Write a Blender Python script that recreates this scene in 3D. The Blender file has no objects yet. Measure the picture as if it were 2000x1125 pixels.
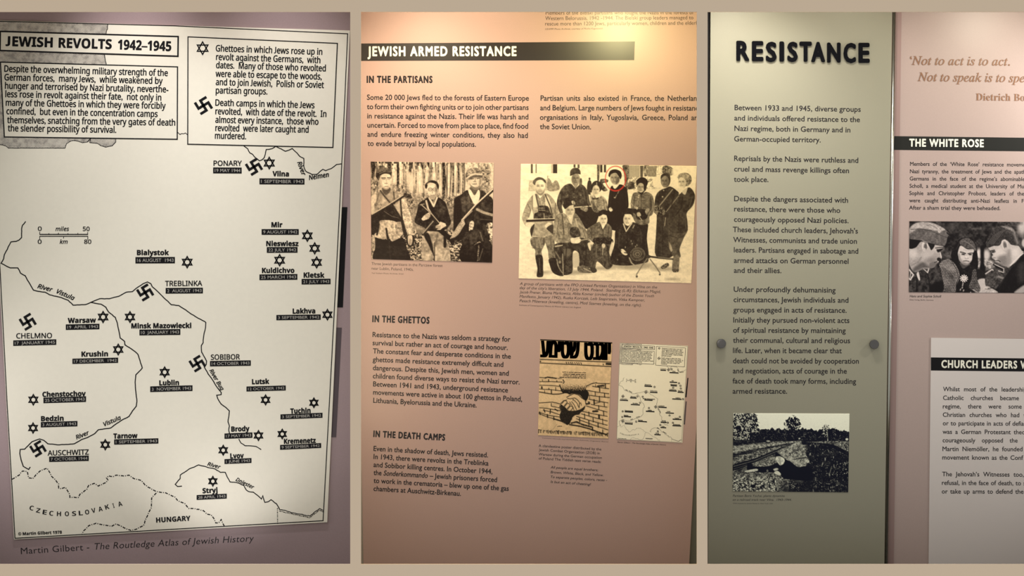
import bpy, math, random
import numpy as np

# ------------------------------------------------------------------ camera, sky, lamps, exposure
scene = bpy.context.scene
COL = scene.collection
S, D, ZC = 0.002, 10.0, 1.5          # metres per pixel on the tan wall, camera distance, eye height
YB = 0.60                            # depth of the niches behind the tan wall

cam = bpy.data.objects.new('camera', bpy.data.cameras.new('camera'))
COL.objects.link(cam)
cam.location = (0, -D, ZC)
cam.rotation_euler = (math.pi / 2, 0, 0)
cam.data.sensor_width = 36
cam.data.lens = 90
cam.data.clip_end = 100
scene.camera = cam

world = bpy.data.worlds.new('gallery_ambience')
scene.world = world
world.use_nodes = True
bg = world.node_tree.nodes['Background']
bg.inputs['Color'].default_value = (1.0, 0.985, 0.96, 1)
bg.inputs['Strength'].default_value = 0.53

vs = scene.view_settings
vs.view_transform = 'Standard'
vs.look = 'None'
vs.gamma = 1
vs.use_curve_mapping = False
vs.exposure = 0.0


def lamp(name, loc, target, watts, colour, angle, blend, radius=0.04):
    """an unseen spot lamp inside one of the added niches"""
    l = bpy.data.lights.new(name, 'SPOT')
    l.energy = watts
    l.color = colour
    l.spot_size = math.radians(angle)
    l.spot_blend = blend
    l.shadow_soft_size = radius
    o = bpy.data.objects.new(name, l)
    COL.objects.link(o)
    o.location = loc
    d = np.array(target, float) - np.array(loc, float)
    from mathutils import Vector
    o.rotation_euler = Vector(d).to_track_quat('-Z', 'Y').to_euler()
    return o


def strip(name, loc, target, watts, colour, length):
    """an added upright strip lamp, unseen behind the edge of an opening"""
    from mathutils import Vector
    l = bpy.data.lights.new(name, 'AREA')
    l.shape = 'RECTANGLE'
    l.size, l.size_y = 0.015, length
    l.energy = watts
    l.color = colour
    o = bpy.data.objects.new(name, l)
    COL.objects.link(o)
    o.location = loc
    o.rotation_euler = (Vector(target) - Vector(loc)).to_track_quat('-Z', 'Y').to_euler()
    return o


COOL, WARM, GLOW, NEUT = (0.97, 0.945, 1.0), (1.0, 0.85, 0.59), (1.0, 0.87, 0.42), (1.0, 0.957, 0.917)
# left niche
lamp('niche_wash', (-1.55, 0.08, ZC + 1.9), (-1.55, 0.58, ZC - 0.6), 109, COOL, 60, 1.0, 0.05)
lamp('niche_wash', (-0.95, 0.08, ZC + 1.9), (-0.95, 0.58, ZC - 0.6), 77, COOL, 60, 1.0, 0.05)
lamp('added_side_fill', (-2.75, 0.06, ZC - 0.5), (-1.2, 0.58, ZC - 0.5), 22, COOL, 90, 1.0, 0.05)  # added unseen lamp, evens out the map from the left
lamp('added_uplight', (-1.2, 0.08, ZC - 1.25), (-1.2, 0.58, ZC - 0.3), 13, COOL, 90, 1.0, 0.05)  # added unseen uplight, brightens the foot of the board
# middle niche: a yellow accent close above the opening and a warm wash
lamp('niche_accent', (0.46, 0.08, ZC + 1.13), (0.44, 0.58, ZC + 0.85), 21, GLOW, 150, 1.0, 0.06)
lamp('niche_wash', (-0.36, 0.08, ZC + 1.25), (-0.36, 0.58, ZC + 0.3), 23, WARM, 110, 1.0, 0.05)
lamp('niche_wash', (0.45, 0.08, ZC + 1.25), (0.45, 0.58, ZC + 0.3), 5, WARM, 110, 1.0, 0.05)
lamp('niche_wash', (-0.25, 0.08, ZC + 2.1), (-0.25, 0.58, ZC - 0.4), 198, WARM, 60, 1.0, 0.05)
strip('added_strip_fill', (-0.606, 0.06, ZC - 0.15), (-0.2, 0.58, ZC - 0.15), 2.5, WARM, 0.9)  # added unseen strip, lifts the left middle of the board
strip('added_strip_fill', (0.728, 0.06, ZC - 0.15), (0.3, 0.58, ZC - 0.15), 0.95, WARM, 0.9)  # its weaker added twin for the right middle
# right niche
lamp('niche_accent', (2.0, 0.08, ZC + 1.14), (1.98, 0.58, ZC + 0.8), 7.6, (0.96, 0.92, 0.74), 150, 1.0, 0.06)
lamp('niche_wash', (0.9, 0.08, ZC + 1.25), (0.9, 0.58, ZC + 0.3), 11, NEUT, 110, 1.0, 0.05)
lamp('niche_wash', (0.9, 0.08, ZC + 1.6), (0.9, 0.58, ZC + 0.1), 66, NEUT, 80, 1.0, 0.05)
lamp('niche_wash', (1.35, 0.08, ZC + 1.6), (1.35, 0.58, ZC + 0.1), 27, NEUT, 80, 1.0, 0.05)
lamp('added_side_fill', (2.95, 0.06, ZC - 0.3), (1.9, 0.58, ZC - 0.3), 15, NEUT, 90, 1.0, 0.05)  # added lamp out of view, fills the board from the right
lamp('added_side_fill', (2.7, 0.06, ZC + 0.9), (1.9, 0.58, ZC + 0.6), 58, NEUT, 90, 1.0, 0.05)  # second added lamp out of view, fills the upper right
strip('added_strip_fill', (0.785, 0.06, ZC + 0.3), (1.2, 0.58, ZC + 0.3), 1.05, NEUT, 0.9)  # added unseen strip, lifts the left of the grey-green panel


# ------------------------------------------------------------------ helpers
def srgb(r, g, b):
    def f(c):
        c /= 255.0
        return c / 12.92 if c <= 0.04045 else ((c + 0.055) / 1.055) ** 2.4
    return (f(r), f(g), f(b), 1.0)


def P(px, py, y):
    """point at depth y seen at pixel (px, py) of the 2000 x 1125 frame"""
    k = S * (D + y) / D
    return ((px - 1000.0) * k, y, ZC + (562.5 - py) * k)


def mat(name, colour, rough=0.5, spec=0.5, metal=0.0, speck=0.0, scale=900.0, bump=0.0, coat=0.0):
    m = bpy.data.materials.new(name)
    m.use_nodes = True
    nt = m.node_tree
    b = nt.nodes['Principled BSDF']
    b.inputs['Base Color'].default_value = colour
    b.inputs['Roughness'].default_value = rough
    b.inputs['Specular IOR Level'].default_value = spec
    b.inputs['Metallic'].default_value = metal
    b.inputs['Coat Weight'].default_value = coat
    if speck or bump:
        tc = nt.nodes.new('ShaderNodeTexCoord')
        nz = nt.nodes.new('ShaderNodeTexNoise')
        nz.inputs['Scale'].default_value = scale
        nz.inputs['Detail'].default_value = 2
        nt.links.new(tc.outputs['Object'], nz.inputs['Vector'])
        if speck:
            rp = nt.nodes.new('ShaderNodeValToRGB')
            rp.color_ramp.elements[0].position = 0.3
            rp.color_ramp.elements[1].position = 0.7
            rp.color_ramp.elements[0].color = tuple(c * (1 - speck) for c in colour[:3]) + (1,)
            rp.color_ramp.elements[1].color = tuple(min(1, c * (1 + speck)) for c in colour[:3]) + (1,)
            nt.links.new(nz.outputs['Fac'], rp.inputs['Fac'])
            nt.links.new(rp.outputs['Color'], b.inputs['Base Color'])
        if bump:
            bp = nt.nodes.new('ShaderNodeBump')
            bp.inputs['Strength'].default_value = bump
            bp.inputs['Distance'].default_value = 0.0005
            nt.links.new(nz.outputs['Fac'], bp.inputs['Height'])
            nt.links.new(bp.outputs['Normal'], b.inputs['Normal'])
    return m


M = {}
M['tan'] = mat('tan_paint', (0.935, 0.757, 0.566, 1), 0.9, 0.05)
M['niche'] = mat('niche_paint', (0.62, 0.58, 0.52, 1), 0.8, 0.2)  # kept pale so the added niches bounce more lamp light
M['dark'] = mat('dark_gap_paint', (0.012, 0.011, 0.010, 1), 0.7, 0.2)
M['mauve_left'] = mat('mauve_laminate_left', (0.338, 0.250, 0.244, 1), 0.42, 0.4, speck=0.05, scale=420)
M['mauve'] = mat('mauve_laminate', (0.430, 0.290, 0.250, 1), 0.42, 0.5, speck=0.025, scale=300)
M['mauve_darker'] = mat('darker_mauve', (0.335, 0.222, 0.195, 1), 0.5, 0.4)
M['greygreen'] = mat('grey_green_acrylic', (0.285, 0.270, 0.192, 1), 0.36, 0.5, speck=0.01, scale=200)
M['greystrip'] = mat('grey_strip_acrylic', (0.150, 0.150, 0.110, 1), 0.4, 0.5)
M['cream'] = mat('cream_map_paper', (0.800, 0.755, 0.610, 1), 0.5, 0.25, speck=0.012, scale=60)
M['offwhite'] = mat('offwhite_panel', (0.640, 0.580, 0.530, 1), 0.45, 0.4)
M['ink'] = mat('black_print', (0.008, 0.0075, 0.008, 1), 0.5, 0.12)
M['gillink'] = mat('black_lettering', (0.014, 0.011, 0.012, 1), 0.42, 0.32)
M['barink'] = mat('black_header_vinyl', (0.016, 0.016, 0.013, 1), 0.45, 0.22)
M['bar_glare'] = mat('brown_black_header_vinyl', (0.012, 0.008, 0.005, 1), 0.40, 0.62)
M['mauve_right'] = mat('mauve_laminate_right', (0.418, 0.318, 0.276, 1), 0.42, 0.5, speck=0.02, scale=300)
M['floor'] = mat('dark_niche_floor', (0.05, 0.045, 0.04, 1), 0.8, 0.2)
M['pale'] = mat('pale_lettering', (0.82, 0.80, 0.66, 1), 0.45, 0.4)
M['boxtext'] = mat('reversed_out_print', (0.42, 0.40, 0.34, 1), 0.5, 0.3)
M['caption'] = mat('brown_caption_print', (0.030, 0.019, 0.016, 1), 0.42, 0.45)
M['bronze'] = mat('bronze_lettering', (0.235, 0.115, 0.060, 1), 0.4, 0.5)
M['gloss_black'] = mat('gloss_black_acrylic', (0.003, 0.003, 0.004, 1), 0.16, 0.16)
M['steel'] = mat('brushed_steel', (0.15, 0.143, 0.135, 1), 0.30, 0.5, metal=1.0)
M['alu'] = mat('polished_edge', (0.50, 0.50, 0.44, 1), 0.22, 0.5, metal=1.0)
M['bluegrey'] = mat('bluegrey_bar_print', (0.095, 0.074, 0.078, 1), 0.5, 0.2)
M['red'] = mat('red_ink', srgb(176, 50, 38), 0.5, 0.3)


def halftone_mat():
    m = bpy.data.materials.new('halftone_screen_print')
    m.use_nodes = True
    nt = m.node_tree
    b = nt.nodes['Principled BSDF']
    b.inputs['Roughness'].default_value = 0.5
    tc = nt.nodes.new('ShaderNodeTexCoord')
    sp = nt.nodes.new('ShaderNodeSeparateXYZ')
    nt.links.new(tc.outputs['Object'], sp.inputs[0])
    def mth(op, a, bb):
        n = nt.nodes.new('ShaderNodeMath')
        n.operation = op
        for i, v in enumerate((a, bb)):
            if isinstance(v, (int, float)):
                n.inputs[i].default_value = v
            elif v is not None:
                nt.links.new(v, n.inputs[i])
        return n.outputs[0]
    fr = 2 * math.pi / (S * 3.3)
    sx = mth('SINE', mth('MULTIPLY', sp.outputs['X'], fr), None)
    sz = mth('SINE', mth('MULTIPLY', sp.outputs['Z'], fr), None)
    pr = mth('MULTIPLY', sx, sz)
    nz = nt.nodes.new('ShaderNodeTexNoise')
    nz.inputs['Scale'].default_value = 55
    nt.links.new(tc.outputs['Object'], nz.inputs['Vector'])
    th = mth('ADD', pr, mth('MULTIPLY', mth('SUBTRACT', nz.outputs['Fac'], 0.5), 1.4))
    fac = mth('GREATER_THAN', th, 0.10)
    mx = nt.nodes.new('ShaderNodeMix')
    mx.data_type = 'RGBA'
    nt.links.new(fac, mx.inputs[0])
    mx.inputs[6].default_value = (0.70, 0.65, 0.53, 1)
    mx.inputs[7].default_value = (0.075, 0.068, 0.065, 1)
    nt.links.new(mx.outputs[2], b.inputs['Base Color'])
    return m


M['halftone'] = halftone_mat()


def tone_mat(name):
    m = bpy.data.materials.new(name)
    m.use_nodes = True
    nt = m.node_tree
    b = nt.nodes['Principled BSDF']
    b.inputs['Roughness'].default_value = 0.45
    b.inputs['Specular IOR Level'].default_value = 0.14
    a = nt.nodes.new('ShaderNodeAttribute')
    a.attribute_name = 'tone'
    nt.links.new(a.outputs['Color'], b.inputs['Base Color'])
    return m


M['print'] = tone_mat('photographic_print')


def link(ob, parent=None):
    COL.objects.link(ob)
    if parent:
        ob.parent = parent
    return ob


def tag(o, label=None, cat=None, group=None, kind=None):
    for k, v in (('label', label), ('category', cat), ('group', group), ('kind', kind)):
        if v:
            o[k] = v
    return o


class MB:
    """collects polygons and links them as one mesh object; ORIGIN keeps children relative"""
    def __init__(s):
        s.v, s.f = [], []

    def add(s, vs_, fs):
        n = len(s.v)
        s.v.extend(vs_)
        s.f.extend([tuple(i + n for i in f) for f in fs])

    def poly(s, pts, y):
        s.add([P(x, z, y) for x, z in pts], [tuple(range(len(pts)))])

    def slab(s, pts, y0, y1):
        """solid plate with the given pixel outline between depths y0 (front) and y1"""
        n = len(pts)
        a = [P(x, z, y0) for x, z in pts]
        b = [(p[0], y1, p[2]) for p in a]
        fs = [tuple(range(n)), tuple(range(2 * n - 1, n - 1, -1))]
        fs += [(i, i + n, (i + 1) % n + n, (i + 1) % n) for i in range(n)]
        s.add(a + b, fs)

    def box(s, x0, x1, y0, y1, z0, z1):
        v = [(x, y, z) for z in (z0, z1) for y in (y0, y1) for x in (x0, x1)]
        s.add(v, [(0, 1, 3, 2), (4, 6, 7, 5), (0, 4, 5, 1), (2, 3, 7, 6), (0, 2, 6, 4), (1, 5, 7, 3)])

    def flat(s, geo, y, tf=None):
        vs_, fs = geo
        if tf:
            vs_ = [tf(p[0], p[1]) + tuple(p[2:]) for p in vs_]
        s.add([P(p[0], p[1], y - (p[2] if len(p) > 2 else 0.0)) for p in vs_], fs)

    def build(s, name, m, parent=None, smooth=False, recalc=False):
        me = bpy.data.meshes.new(name)
        me.from_pydata(s.v, [], s.f)
        if recalc:
            import bmesh
            bm = bmesh.new()
            bm.from_mesh(me)
            bmesh.ops.recalc_face_normals(bm, faces=bm.faces[:])
            bm.to_mesh(me)
            bm.free()
        me.materials.append(m)
        if smooth:
            me.polygons.foreach_set('use_smooth', [True] * len(me.polygons))
        me.update()
        return link(bpy.data.objects.new(name, me), parent)


def merge(*geos):
    V, F = [], []
    for v, f in geos:
        n = len(V)
        V += list(v)
        F += [tuple(i + n for i in q) for q in f]
    return V, F


# ------------------------------------------------------------------ lettering
_fc = bpy.data.curves.new('glyph_source', 'FONT')
_fc.resolution_u = 3
_fo = bpy.data.objects.new('glyph_source', _fc)
_cache = {}


def _styl(c, st):
    base = {'sans': (0x1d5a0, 0x1d5ba, 0x1d7e2), 'sansb': (0x1d5d4, 0x1d5ee, 0x1d7ec),
            'sansi': (0x1d608, 0x1d622, 0x1d7e2), 'sansbi': (0x1d63c, 0x1d656, 0x1d7ec),
            'serifi': (0x1d434, 0x1d44e, None), 'serifb': (0x1d400, 0x1d41a, 0x1d7ce)}.get(st)
    if not base:
        return c
    if 'A' <= c <= 'Z':
        return chr(base[0] + ord(c) - 65)
    if 'a' <= c <= 'z':
        return chr(0x210e) if (st == 'serifi' and c == 'h') else chr(base[1] + ord(c) - 97)
    if '0' <= c <= '9' and base[2]:
        return chr(base[2] + ord(c) - 48)
    return c


def _mesh(txt):
    _fc.body = txt
    me = bpy.data.meshes.new_from_object(_fo)
    v = [(q.co.x, q.co.y) for q in me.vertices]
    f = [tuple(p.vertices) for p in me.polygons]
    bpy.data.meshes.remove(me)
    return v, f


def glyph(c, st):
    k = (c, st)
    if k in _cache:
        return _cache[k]
    g = _styl(c, st)
    wH = max(p[0] for p in _mesh('H')[0])
    adv = max(p[0] for p in _mesh(g + 'H')[0]) - wH
    v, f = ([], []) if c == ' ' else _mesh(g)
    if st in ('sans', 'sansb', 'sansbi') and c == 'J' and v:      # a J that stands on the line
        x0 = min(p[0] for p in v); y0 = min(p[1] for p in v); y1 = max(p[1] for p in v)
        v = [(p[0] * 1.0 + 0.04, (p[1] - y0) / (y1 - y0) * y1) for p in v]
        adv += 0.06
    if st == 'gilli':
        v = [(p[0] + 0.2 * p[1], p[1]) for p in v]
    _cache[k] = (v, f, adv)
    return _cache[k]


def text(s, L, R=None, cap=10, st='gill', bold=0.0, tail='', just=False, natural=1.0, track=0.0):
    """lettering whose ink runs from baseline point L to R (pixels); cap = capital height in pixels.
    just: keep the letters' own width and let the spaces take up the slack."""
    pen, items = 0.0, []
    nsp = 0
    for c in s + tail:
        v, f, a = glyph(c, st)
        items.append((c, v, f, pen, nsp))
        pen += a + track
        if c == ' ':
            nsp += 1
    n = len(s)
    ink = [it for it in items[:n] if it[1]]
    xa = ink[0][3] + min(p[0] for p in ink[0][1])
    xb = ink[-1][3] + max(p[0] for p in ink[-1][1])
    capem = max(p[1] for p in glyph('H', st)[0])
    sy = cap / capem
    if R is None:
        R = (L[0] + (xb - xa) * sy * natural, L[1])
    dx, dy = R[0] - L[0], R[1] - L[1]
    ln = math.hypot(dx, dy)
    ux, uy = dx / ln, dy / ln
    extra = 0.0
    sx = ln / (xb - xa)
    spaces = ink[-1][4]
    if just and spaces:
        sx = sy * natural
        extra = (ln - (xb - xa) * sx) / spaces
        if extra < -0.12 * sx:
            extra = -0.12 * sx
            sx = (ln - extra * spaces) / (xb - xa)
    offs = [(0, 0)]
    if bold:
        offs = [(bold * math.cos(t), bold * math.sin(t)) for t in [i * math.pi / 4 for i in range(8)]] + [(0, 0)]
    V, F = [], []
    for c, v, f, pn, k in items:
        if not v:
            continue
        for q_, (ox, oy) in enumerate(offs):
            m = len(V)
            dz = 1.5e-5 * q_
            for p in v:
                X = (p[0] + pn - xa) * sx + k * extra + ox * cap
                Y = p[1] * sy + oy * cap
                V.append((L[0] + ux * X + uy * Y, L[1] + uy * X - ux * Y, dz))
            F.extend([tuple(i + m for i in q) for q in f])
    return V, F


def stroke(pts, w, closed=False):
    """a drawn line of width w (pixels), mitred at its corners"""
    n = len(pts)
    V, F = [], []
    def unit(a, b):
        l = math.hypot(b[0] - a[0], b[1] - a[1]) or 1
        return ((b[0] - a[0]) / l, (b[1] - a[1]) / l)
    for i in range(n):
        t1 = unit(pts[(i - 1) % n], pts[i]) if (closed or i > 0) else unit(pts[0], pts[1])
        t2 = unit(pts[i], pts[(i + 1) % n]) if (closed or i < n - 1) else t1
        mx, my = t1[0] + t2[0], t1[1] + t2[1]
        l = math.hypot(mx, my)
        mx, my = (mx / l, my / l) if l > 1e-6 else t1
        k = w / 2 / max(0.5, mx * t1[0] + my * t1[1])
        V += [(pts[i][0] - my * k, pts[i][1] + mx * k), (pts[i][0] + my * k, pts[i][1] - mx * k)]
    for i in range(n if closed else n - 1):
        j = (i + 1) % n
        F.append((2 * i, 2 * i + 1, 2 * j + 1, 2 * j))
    return V, F


def wiggle(pts, amp=0.7, step=3.0, seed=1):
    rnd = random.Random(seed)
    out = []
    for a, b in zip(pts[:-1], pts[1:]):
        l = math.hypot(b[0] - a[0], b[1] - a[1])
        k = max(1, int(l / step))
        for i in range(k):
            t = i / k
            j = 0 if i == 0 else amp
            out.append((a[0] + (b[0] - a[0]) * t + rnd.uniform(-j, j), a[1] + (b[1] - a[1]) * t + rnd.uniform(-j, j)))
    out.append(pts[-1])
    return out


def dashes(pts, w, pattern=(6, 2.2, 1.7, 2.2)):
    geos, cur, k, left = [], [pts[0]], 0, pattern[0]
    for a, b in zip(pts[:-1], pts[1:]):
        a = list(a)
        while True:
            l = math.hypot(b[0] - a[0], b[1] - a[1])
            if l < left:
                left -= l
                cur.append(tuple(b))
                break
            t = left / l if l else 0
            p = (a[0] + (b[0] - a[0]) * t, a[1] + (b[1] - a[1]) * t)
            cur.append(p)
            if k % 2 == 0 and len(cur) > 1:
                geos.append(stroke(cur, w))
            cur, a = [p], list(p)
            k = (k + 1) % len(pattern)
            left = pattern[k]
    if k % 2 == 0 and len(cur) > 1:
        geos.append(stroke(cur, w))
    return merge(*geos)


def quad(pts):
    return list(pts), [tuple(range(len(pts)))]


def star(cx, cy, r, w=2.5):
    g = []
    for s in (1, -1):
        r *= 1.06 if s > 0 else 1.0
        tri = [(cx + r * math.sin(a) * 0.98, cy - s * r * math.cos(a)) for a in (0, 2 * math.pi / 3, 4 * math.pi / 3)]
        V, F = [], []
        for i in range(3):
            p = tri[i]
            q = (cx + (p[0] - cx) * (1 - 2 * w / r), cy + (p[1] - cy) * (1 - 2 * w / r))
            V += [p, q]
        F = [(0, 1, 3, 2), (2, 3, 5, 4), (4, 5, 1, 0)]
        g.append((V, F))
    return merge(*g)


def hooked_cross(cx, cy, r, ang=-0.55):
    """the camp symbol printed on the historical map"""
    r *= 0.84
    t = 0.17 * r
    bars = [(-t, t, -r * .88, r * .88), (-r * .88, r * .88, -t, t),
            (t, r * .88, -r * .88, -r * .88 + 2 * t), (-r * .88, -t, r * .88 - 2 * t, r * .88),
            (r * .88 - 2 * t, r * .88, t, r * .88), (-r * .88, -r * .88 + 2 * t, -r * .88, -t)]
    ca, sa = math.cos(ang), math.sin(ang)
    V, F = [], []
    for x0, x1, y0, y1 in bars:
        n = len(V)
        for x, y in ((x0, y0), (x1, y0), (x1, y1), (x0, y1)):
            V.append((cx + x * ca - y * sa, cy + x * sa + y * ca))
        F.append((n, n + 1, n + 2, n + 3))
    return V, F


def bil(q):
    """unit square -> quadrilateral TL, TR, BR, BL"""
    (ax, ay), (bx, by), (cx, cy), (dx, dy) = q
    def f(u, v):
        return (ax * (1 - u) * (1 - v) + bx * u * (1 - v) + cx * u * v + dx * (1 - u) * v,
                ay * (1 - u) * (1 - v) + by * u * (1 - v) + cy * u * v + dy * (1 - u) * v)
    return f


def Z(ox, oy, k):
    """enlarged-view coordinates -> photo pixels"""
    return lambda x, y: (ox + x * k, oy + y * k)


def lines(tr, rows, cap, k, **kw):
    g = []
    for r in rows:
        o = dict(kw)
        if len(r) > 5:
            o.update(r[5])
        g.append(text(r[0], tr(r[1], r[2]), tr(r[3], r[4]), cap * k, **o))
    return merge(*g)


# ------------------------------------------------------------------ the place: tan wall with three openings, niches added behind it to hide the lamps
def frame_wall():
    xs = [-400, 684, 705, 1361, 1382, 2500]
    zt, zb = 23, 1102
    mb = MB()
    def pan(x0, x1, y0, y1):
        a, b = P(x0, y1, 0), P(x1, y0, 0)
        mb.box(a[0], b[0], 0.0, 0.012, a[2], b[2])
    pan(-900, 2900, -620, zt)
    pan(-900, 2900, zb, 1310)
    pan(-900, -400, zt, zb)
    pan(684, 705, zt, zb)
    pan(1361, 1382, zt, zb)
    pan(2500, 2900, zt, zb)
    return tag(mb.build('wall_front', M['tan']), kind='structure')


frame_wall()


def box_obj(name, m, *b):
    mb = MB()
    mb.box(*b)
    return tag(mb.build(name, m), kind='structure')


XL, XR = -2.9, 3.1  # unseen shell added round the niches to shut out stray light
ZT, ZB = ZC + 2.3, ZC - 1.3
box_obj('wall_back', M['niche'], XL, XR, YB, YB + 0.03, ZB, ZT)
box_obj('added_ceiling', M['niche'], XL, XR, 0.012, YB, ZT, ZT + 0.03)
box_obj('floor', M['floor'], XL, XR, 0.012, YB, ZB - 0.03, ZB)  # unseen floor, darkened to cut bounce onto the lower boards
box_obj('wall_left', M['niche'], XL - 0.03, XL, 0.012, YB, ZB, ZT)
box_obj('wall_right', M['niche'], XR, XR + 0.03, 0.012, YB, ZB, ZT)


def divider(name, px):  # added screen that keeps the lamps of neighbouring niches apart
    mb = MB()
    a, b = (px - 1000) * S, (px - 1000) * S * (D + YB) / D
    w = 0.004
    v = []
    for z in (ZB, ZT):
        v += [(a - w, 0.012, z), (a + w, 0.012, z), (b + w, YB, z), (b - w, YB, z)]
    mb.add(v, [(0, 3, 2, 1), (4, 5, 6, 7), (0, 1, 5, 4), (1, 2, 6, 5), (2, 3, 7, 6), (3, 0, 4, 7)])
    return tag(mb.build(name, M['niche']), kind='structure')


divider('added_divider_left', 694.5)
divider('added_divider_right', 1371.5)

# ------------------------------------------------------------------ left niche: mauve board and the large map
Y1 = 0.58                                            # face of the boards
INK = 0.00018


def plate(name, m, pts, y0, y1, parent=None):
    mb = MB()
    mb.slab(pts, y0, y1)
    return mb.build(name, m, parent)


def flat(name, m, geo, y, parent=None, tf=None):
    mb = MB()
    mb.flat(geo, y, tf)
    return mb.build(name, m, parent)


def group_root(name, x, y_, depth):
    o = bpy.data.objects.new(name, None)
    o.empty_display_size = 0.05
    COL.objects.link(o)
    return o


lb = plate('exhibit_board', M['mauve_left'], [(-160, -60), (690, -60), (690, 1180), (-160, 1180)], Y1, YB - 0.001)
tag(lb, 'dusky mauve exhibit board behind the large cream map, in the left opening', 'exhibit board')
tr = Z(0, 820, 0.26667)
for piece in (
    text('Martin Gilbert -', tr(154, 984), tr(655, 953), 12.4, 'gill', track=0.02),
    text('The Routledge Atlas of Jewish History', tr(694, 951), (490.5 + 6, 1057.2), 12.6, 'gilli', track=0.02)):
    flat('caption', M['gillink'], piece, Y1 - INK, lb)

# -- everything printed on the map, in pixels of the large sheet
K = 0.26667
c1, c2, c3 = Z(0, 0, K), Z(340, 0, K), Z(0, 400, K)
c4, c5, c6 = Z(340, 280, K), Z(340, 560, K), Z(0, 640, K)
c7, c8 = Z(0, 820, K), Z(340, 820, K)
pl = lambda t, pts: [t(*p) for p in pts]

SHEET = [(-30, 39), (683.5, 59.5), (639, 1020), (27.5, 1053.6)]
MAP = {}
sea = pl(c1, [(-100, 150), (0, 153), (790, 176), (786, 200), (780, 225), (776, 250), (760, 300), (765, 400), (772, 440), (778, 475),
              (700, 600), (700, 1000), (848, 1010), (848, 1040), (822, 1068), (775, 1078), (735, 1065), (715, 1050), (662, 1042),
              (640, 1040), (605, 1045), (575, 1035), (520, 1032), (487, 1052), (476, 1085), (62, 1085), (45, 1070), (20, 1062), (-70, 1062)])
MAP['sea_tint'] = ('halftone', [quad(sea)])
coast = [
    stroke(pl(c1, [(790, 176), (787, 195), (788, 212), (780, 225), (776, 248)]), 1.5),
    stroke(pl(c1, [(765, 400), (769, 425), (772, 445), (779, 472)]), 1.5),
    stroke(wiggle(pl(c1, [(-60, 1055), (20, 1062), (45, 1070), (62, 1085), (476, 1085), (487, 1052), (520, 1032), (545, 1028), (575, 1035), (605, 1045), (640, 1040), (665, 1012)]), 0.25, 6), 1.3),
    stroke(wiggle(pl(c1, [(665, 1012), (658, 1045), (715, 1050), (735, 1065), (775, 1078), (822, 1068), (848, 1040), (848, 1015)]), 0.25, 6), 1.3),
    stroke(pl(c1, [(1300, 968), (1318, 985), (1330, 978), (1345, 980), (1358, 974), (1374, 988)]), 1.4),
    stroke(wiggle(pl(c4, [(510, 18), (540, 40), (555, 70), (575, 80), (590, 100), (625, 128), (645, 120), (660, 105), (668, 80), (675, 45), (695, 44), (720, 38), (745, 22), (770, 35), (815, 58), (840, 50), (865, 38), (900, 70), (920, 95), (950, 110), (950, 170), (965, 205), (1010, 228), (1045, 228), (1070, 205), (1090, 190), (1110, 200), (1150, 185), (1190, 155), (1225, 150)]), 0.4, 4, 3), 1.9)]
MAP['coast_line'] = ('ink', coast)
vistula = wiggle(pl(c3, [(188, 122), (165, 150), (158, 180), (158, 240), (140, 258), (118, 268), (80, 272), (68, 295), (45, 340), (32, 365), (27, 395), (8, 428), (40, 445), (75, 462), (130, 462), (150, 500), (185, 520), (210, 565), (245, 625), (290, 635), (330, 640), (365, 660), (410, 670), (450, 680), (500, 700), (535, 735), (630, 730), (665, 715)]), 0.35, 4, 5)
low = wiggle(pl(c3, [(665, 715), (740, 728), (775, 750), (795, 785), (845, 825), (860, 870), (870, 920), (880, 975), (912, 1000)]) +
             pl(c6, [(915, 125), (975, 165), (1010, 195), (1025, 240), (1042, 295), (995, 345), (990, 400), (995, 470), (1003, 540), (998, 575), (970, 610), (945, 650), (905, 670), (850, 705), (810, 735), (720, 748), (695, 775), (640, 805), (600, 818), (545, 850), (500, 855), (420, 858), (350, 850), (320, 825), (290, 815), (235, 835), (205, 865), (180, 890), (148, 892), (145, 920), (155, 970), (170, 1015), (210, 1038), (222, 1020)]), 0.35, 4, 6)
bug = wiggle(pl(c3, [(665, 715), (730, 688), (800, 688), (870, 670), (925, 640), (970, 636), (1000, 610), (1045, 580), (1080, 565), (1105, 578), (1115, 600), (1160, 640), (1190, 670), (1255, 732), (1310, 738), (1360, 770), (1400, 800), (1450, 830), (1500, 855)]) +
             pl(c5, [(232, 262), (230, 300), (220, 340), (215, 375), (213, 410), (200, 430), (202, 480), (225, 520), (238, 545), (235, 570), (222, 590), (250, 640), (280, 680), (310, 730), (345, 775), (345, 790), (312, 795), (320, 820), (345, 860), (380, 885), (405, 910), (395, 990), (405, 1020), (400, 1050), (408, 1080)]), 0.35, 4, 7)
bug2 = wiggle(pl(c8, [(474, 140), (490, 170), (520, 190), (550, 190), (600, 195), (638, 218)]), 0.3, 4, 8)
dnie = wiggle(pl(c8, [(58, 485), (25, 488), (8, 472), (45, 430), (45, 405), (75, 385), (110, 360), (150, 345), (180, 330), (210, 338), (250, 350), (300, 360), (340, 385), (375, 385), (390, 420), (410, 455), (460, 460), (510, 480), (530, 515), (545, 525), (580, 530), (600, 545), (640, 580), (650, 555), (665, 605), (690, 600), (710, 585), (750, 615), (765, 640), (772, 655)]), 0.4, 4, 9)
MAP['river_line'] = ('ink', [stroke(vistula + low[1:], 2.1), stroke(bug, 2.0), stroke(bug2, 1.8), stroke(dnie, 1.9)])
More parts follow.
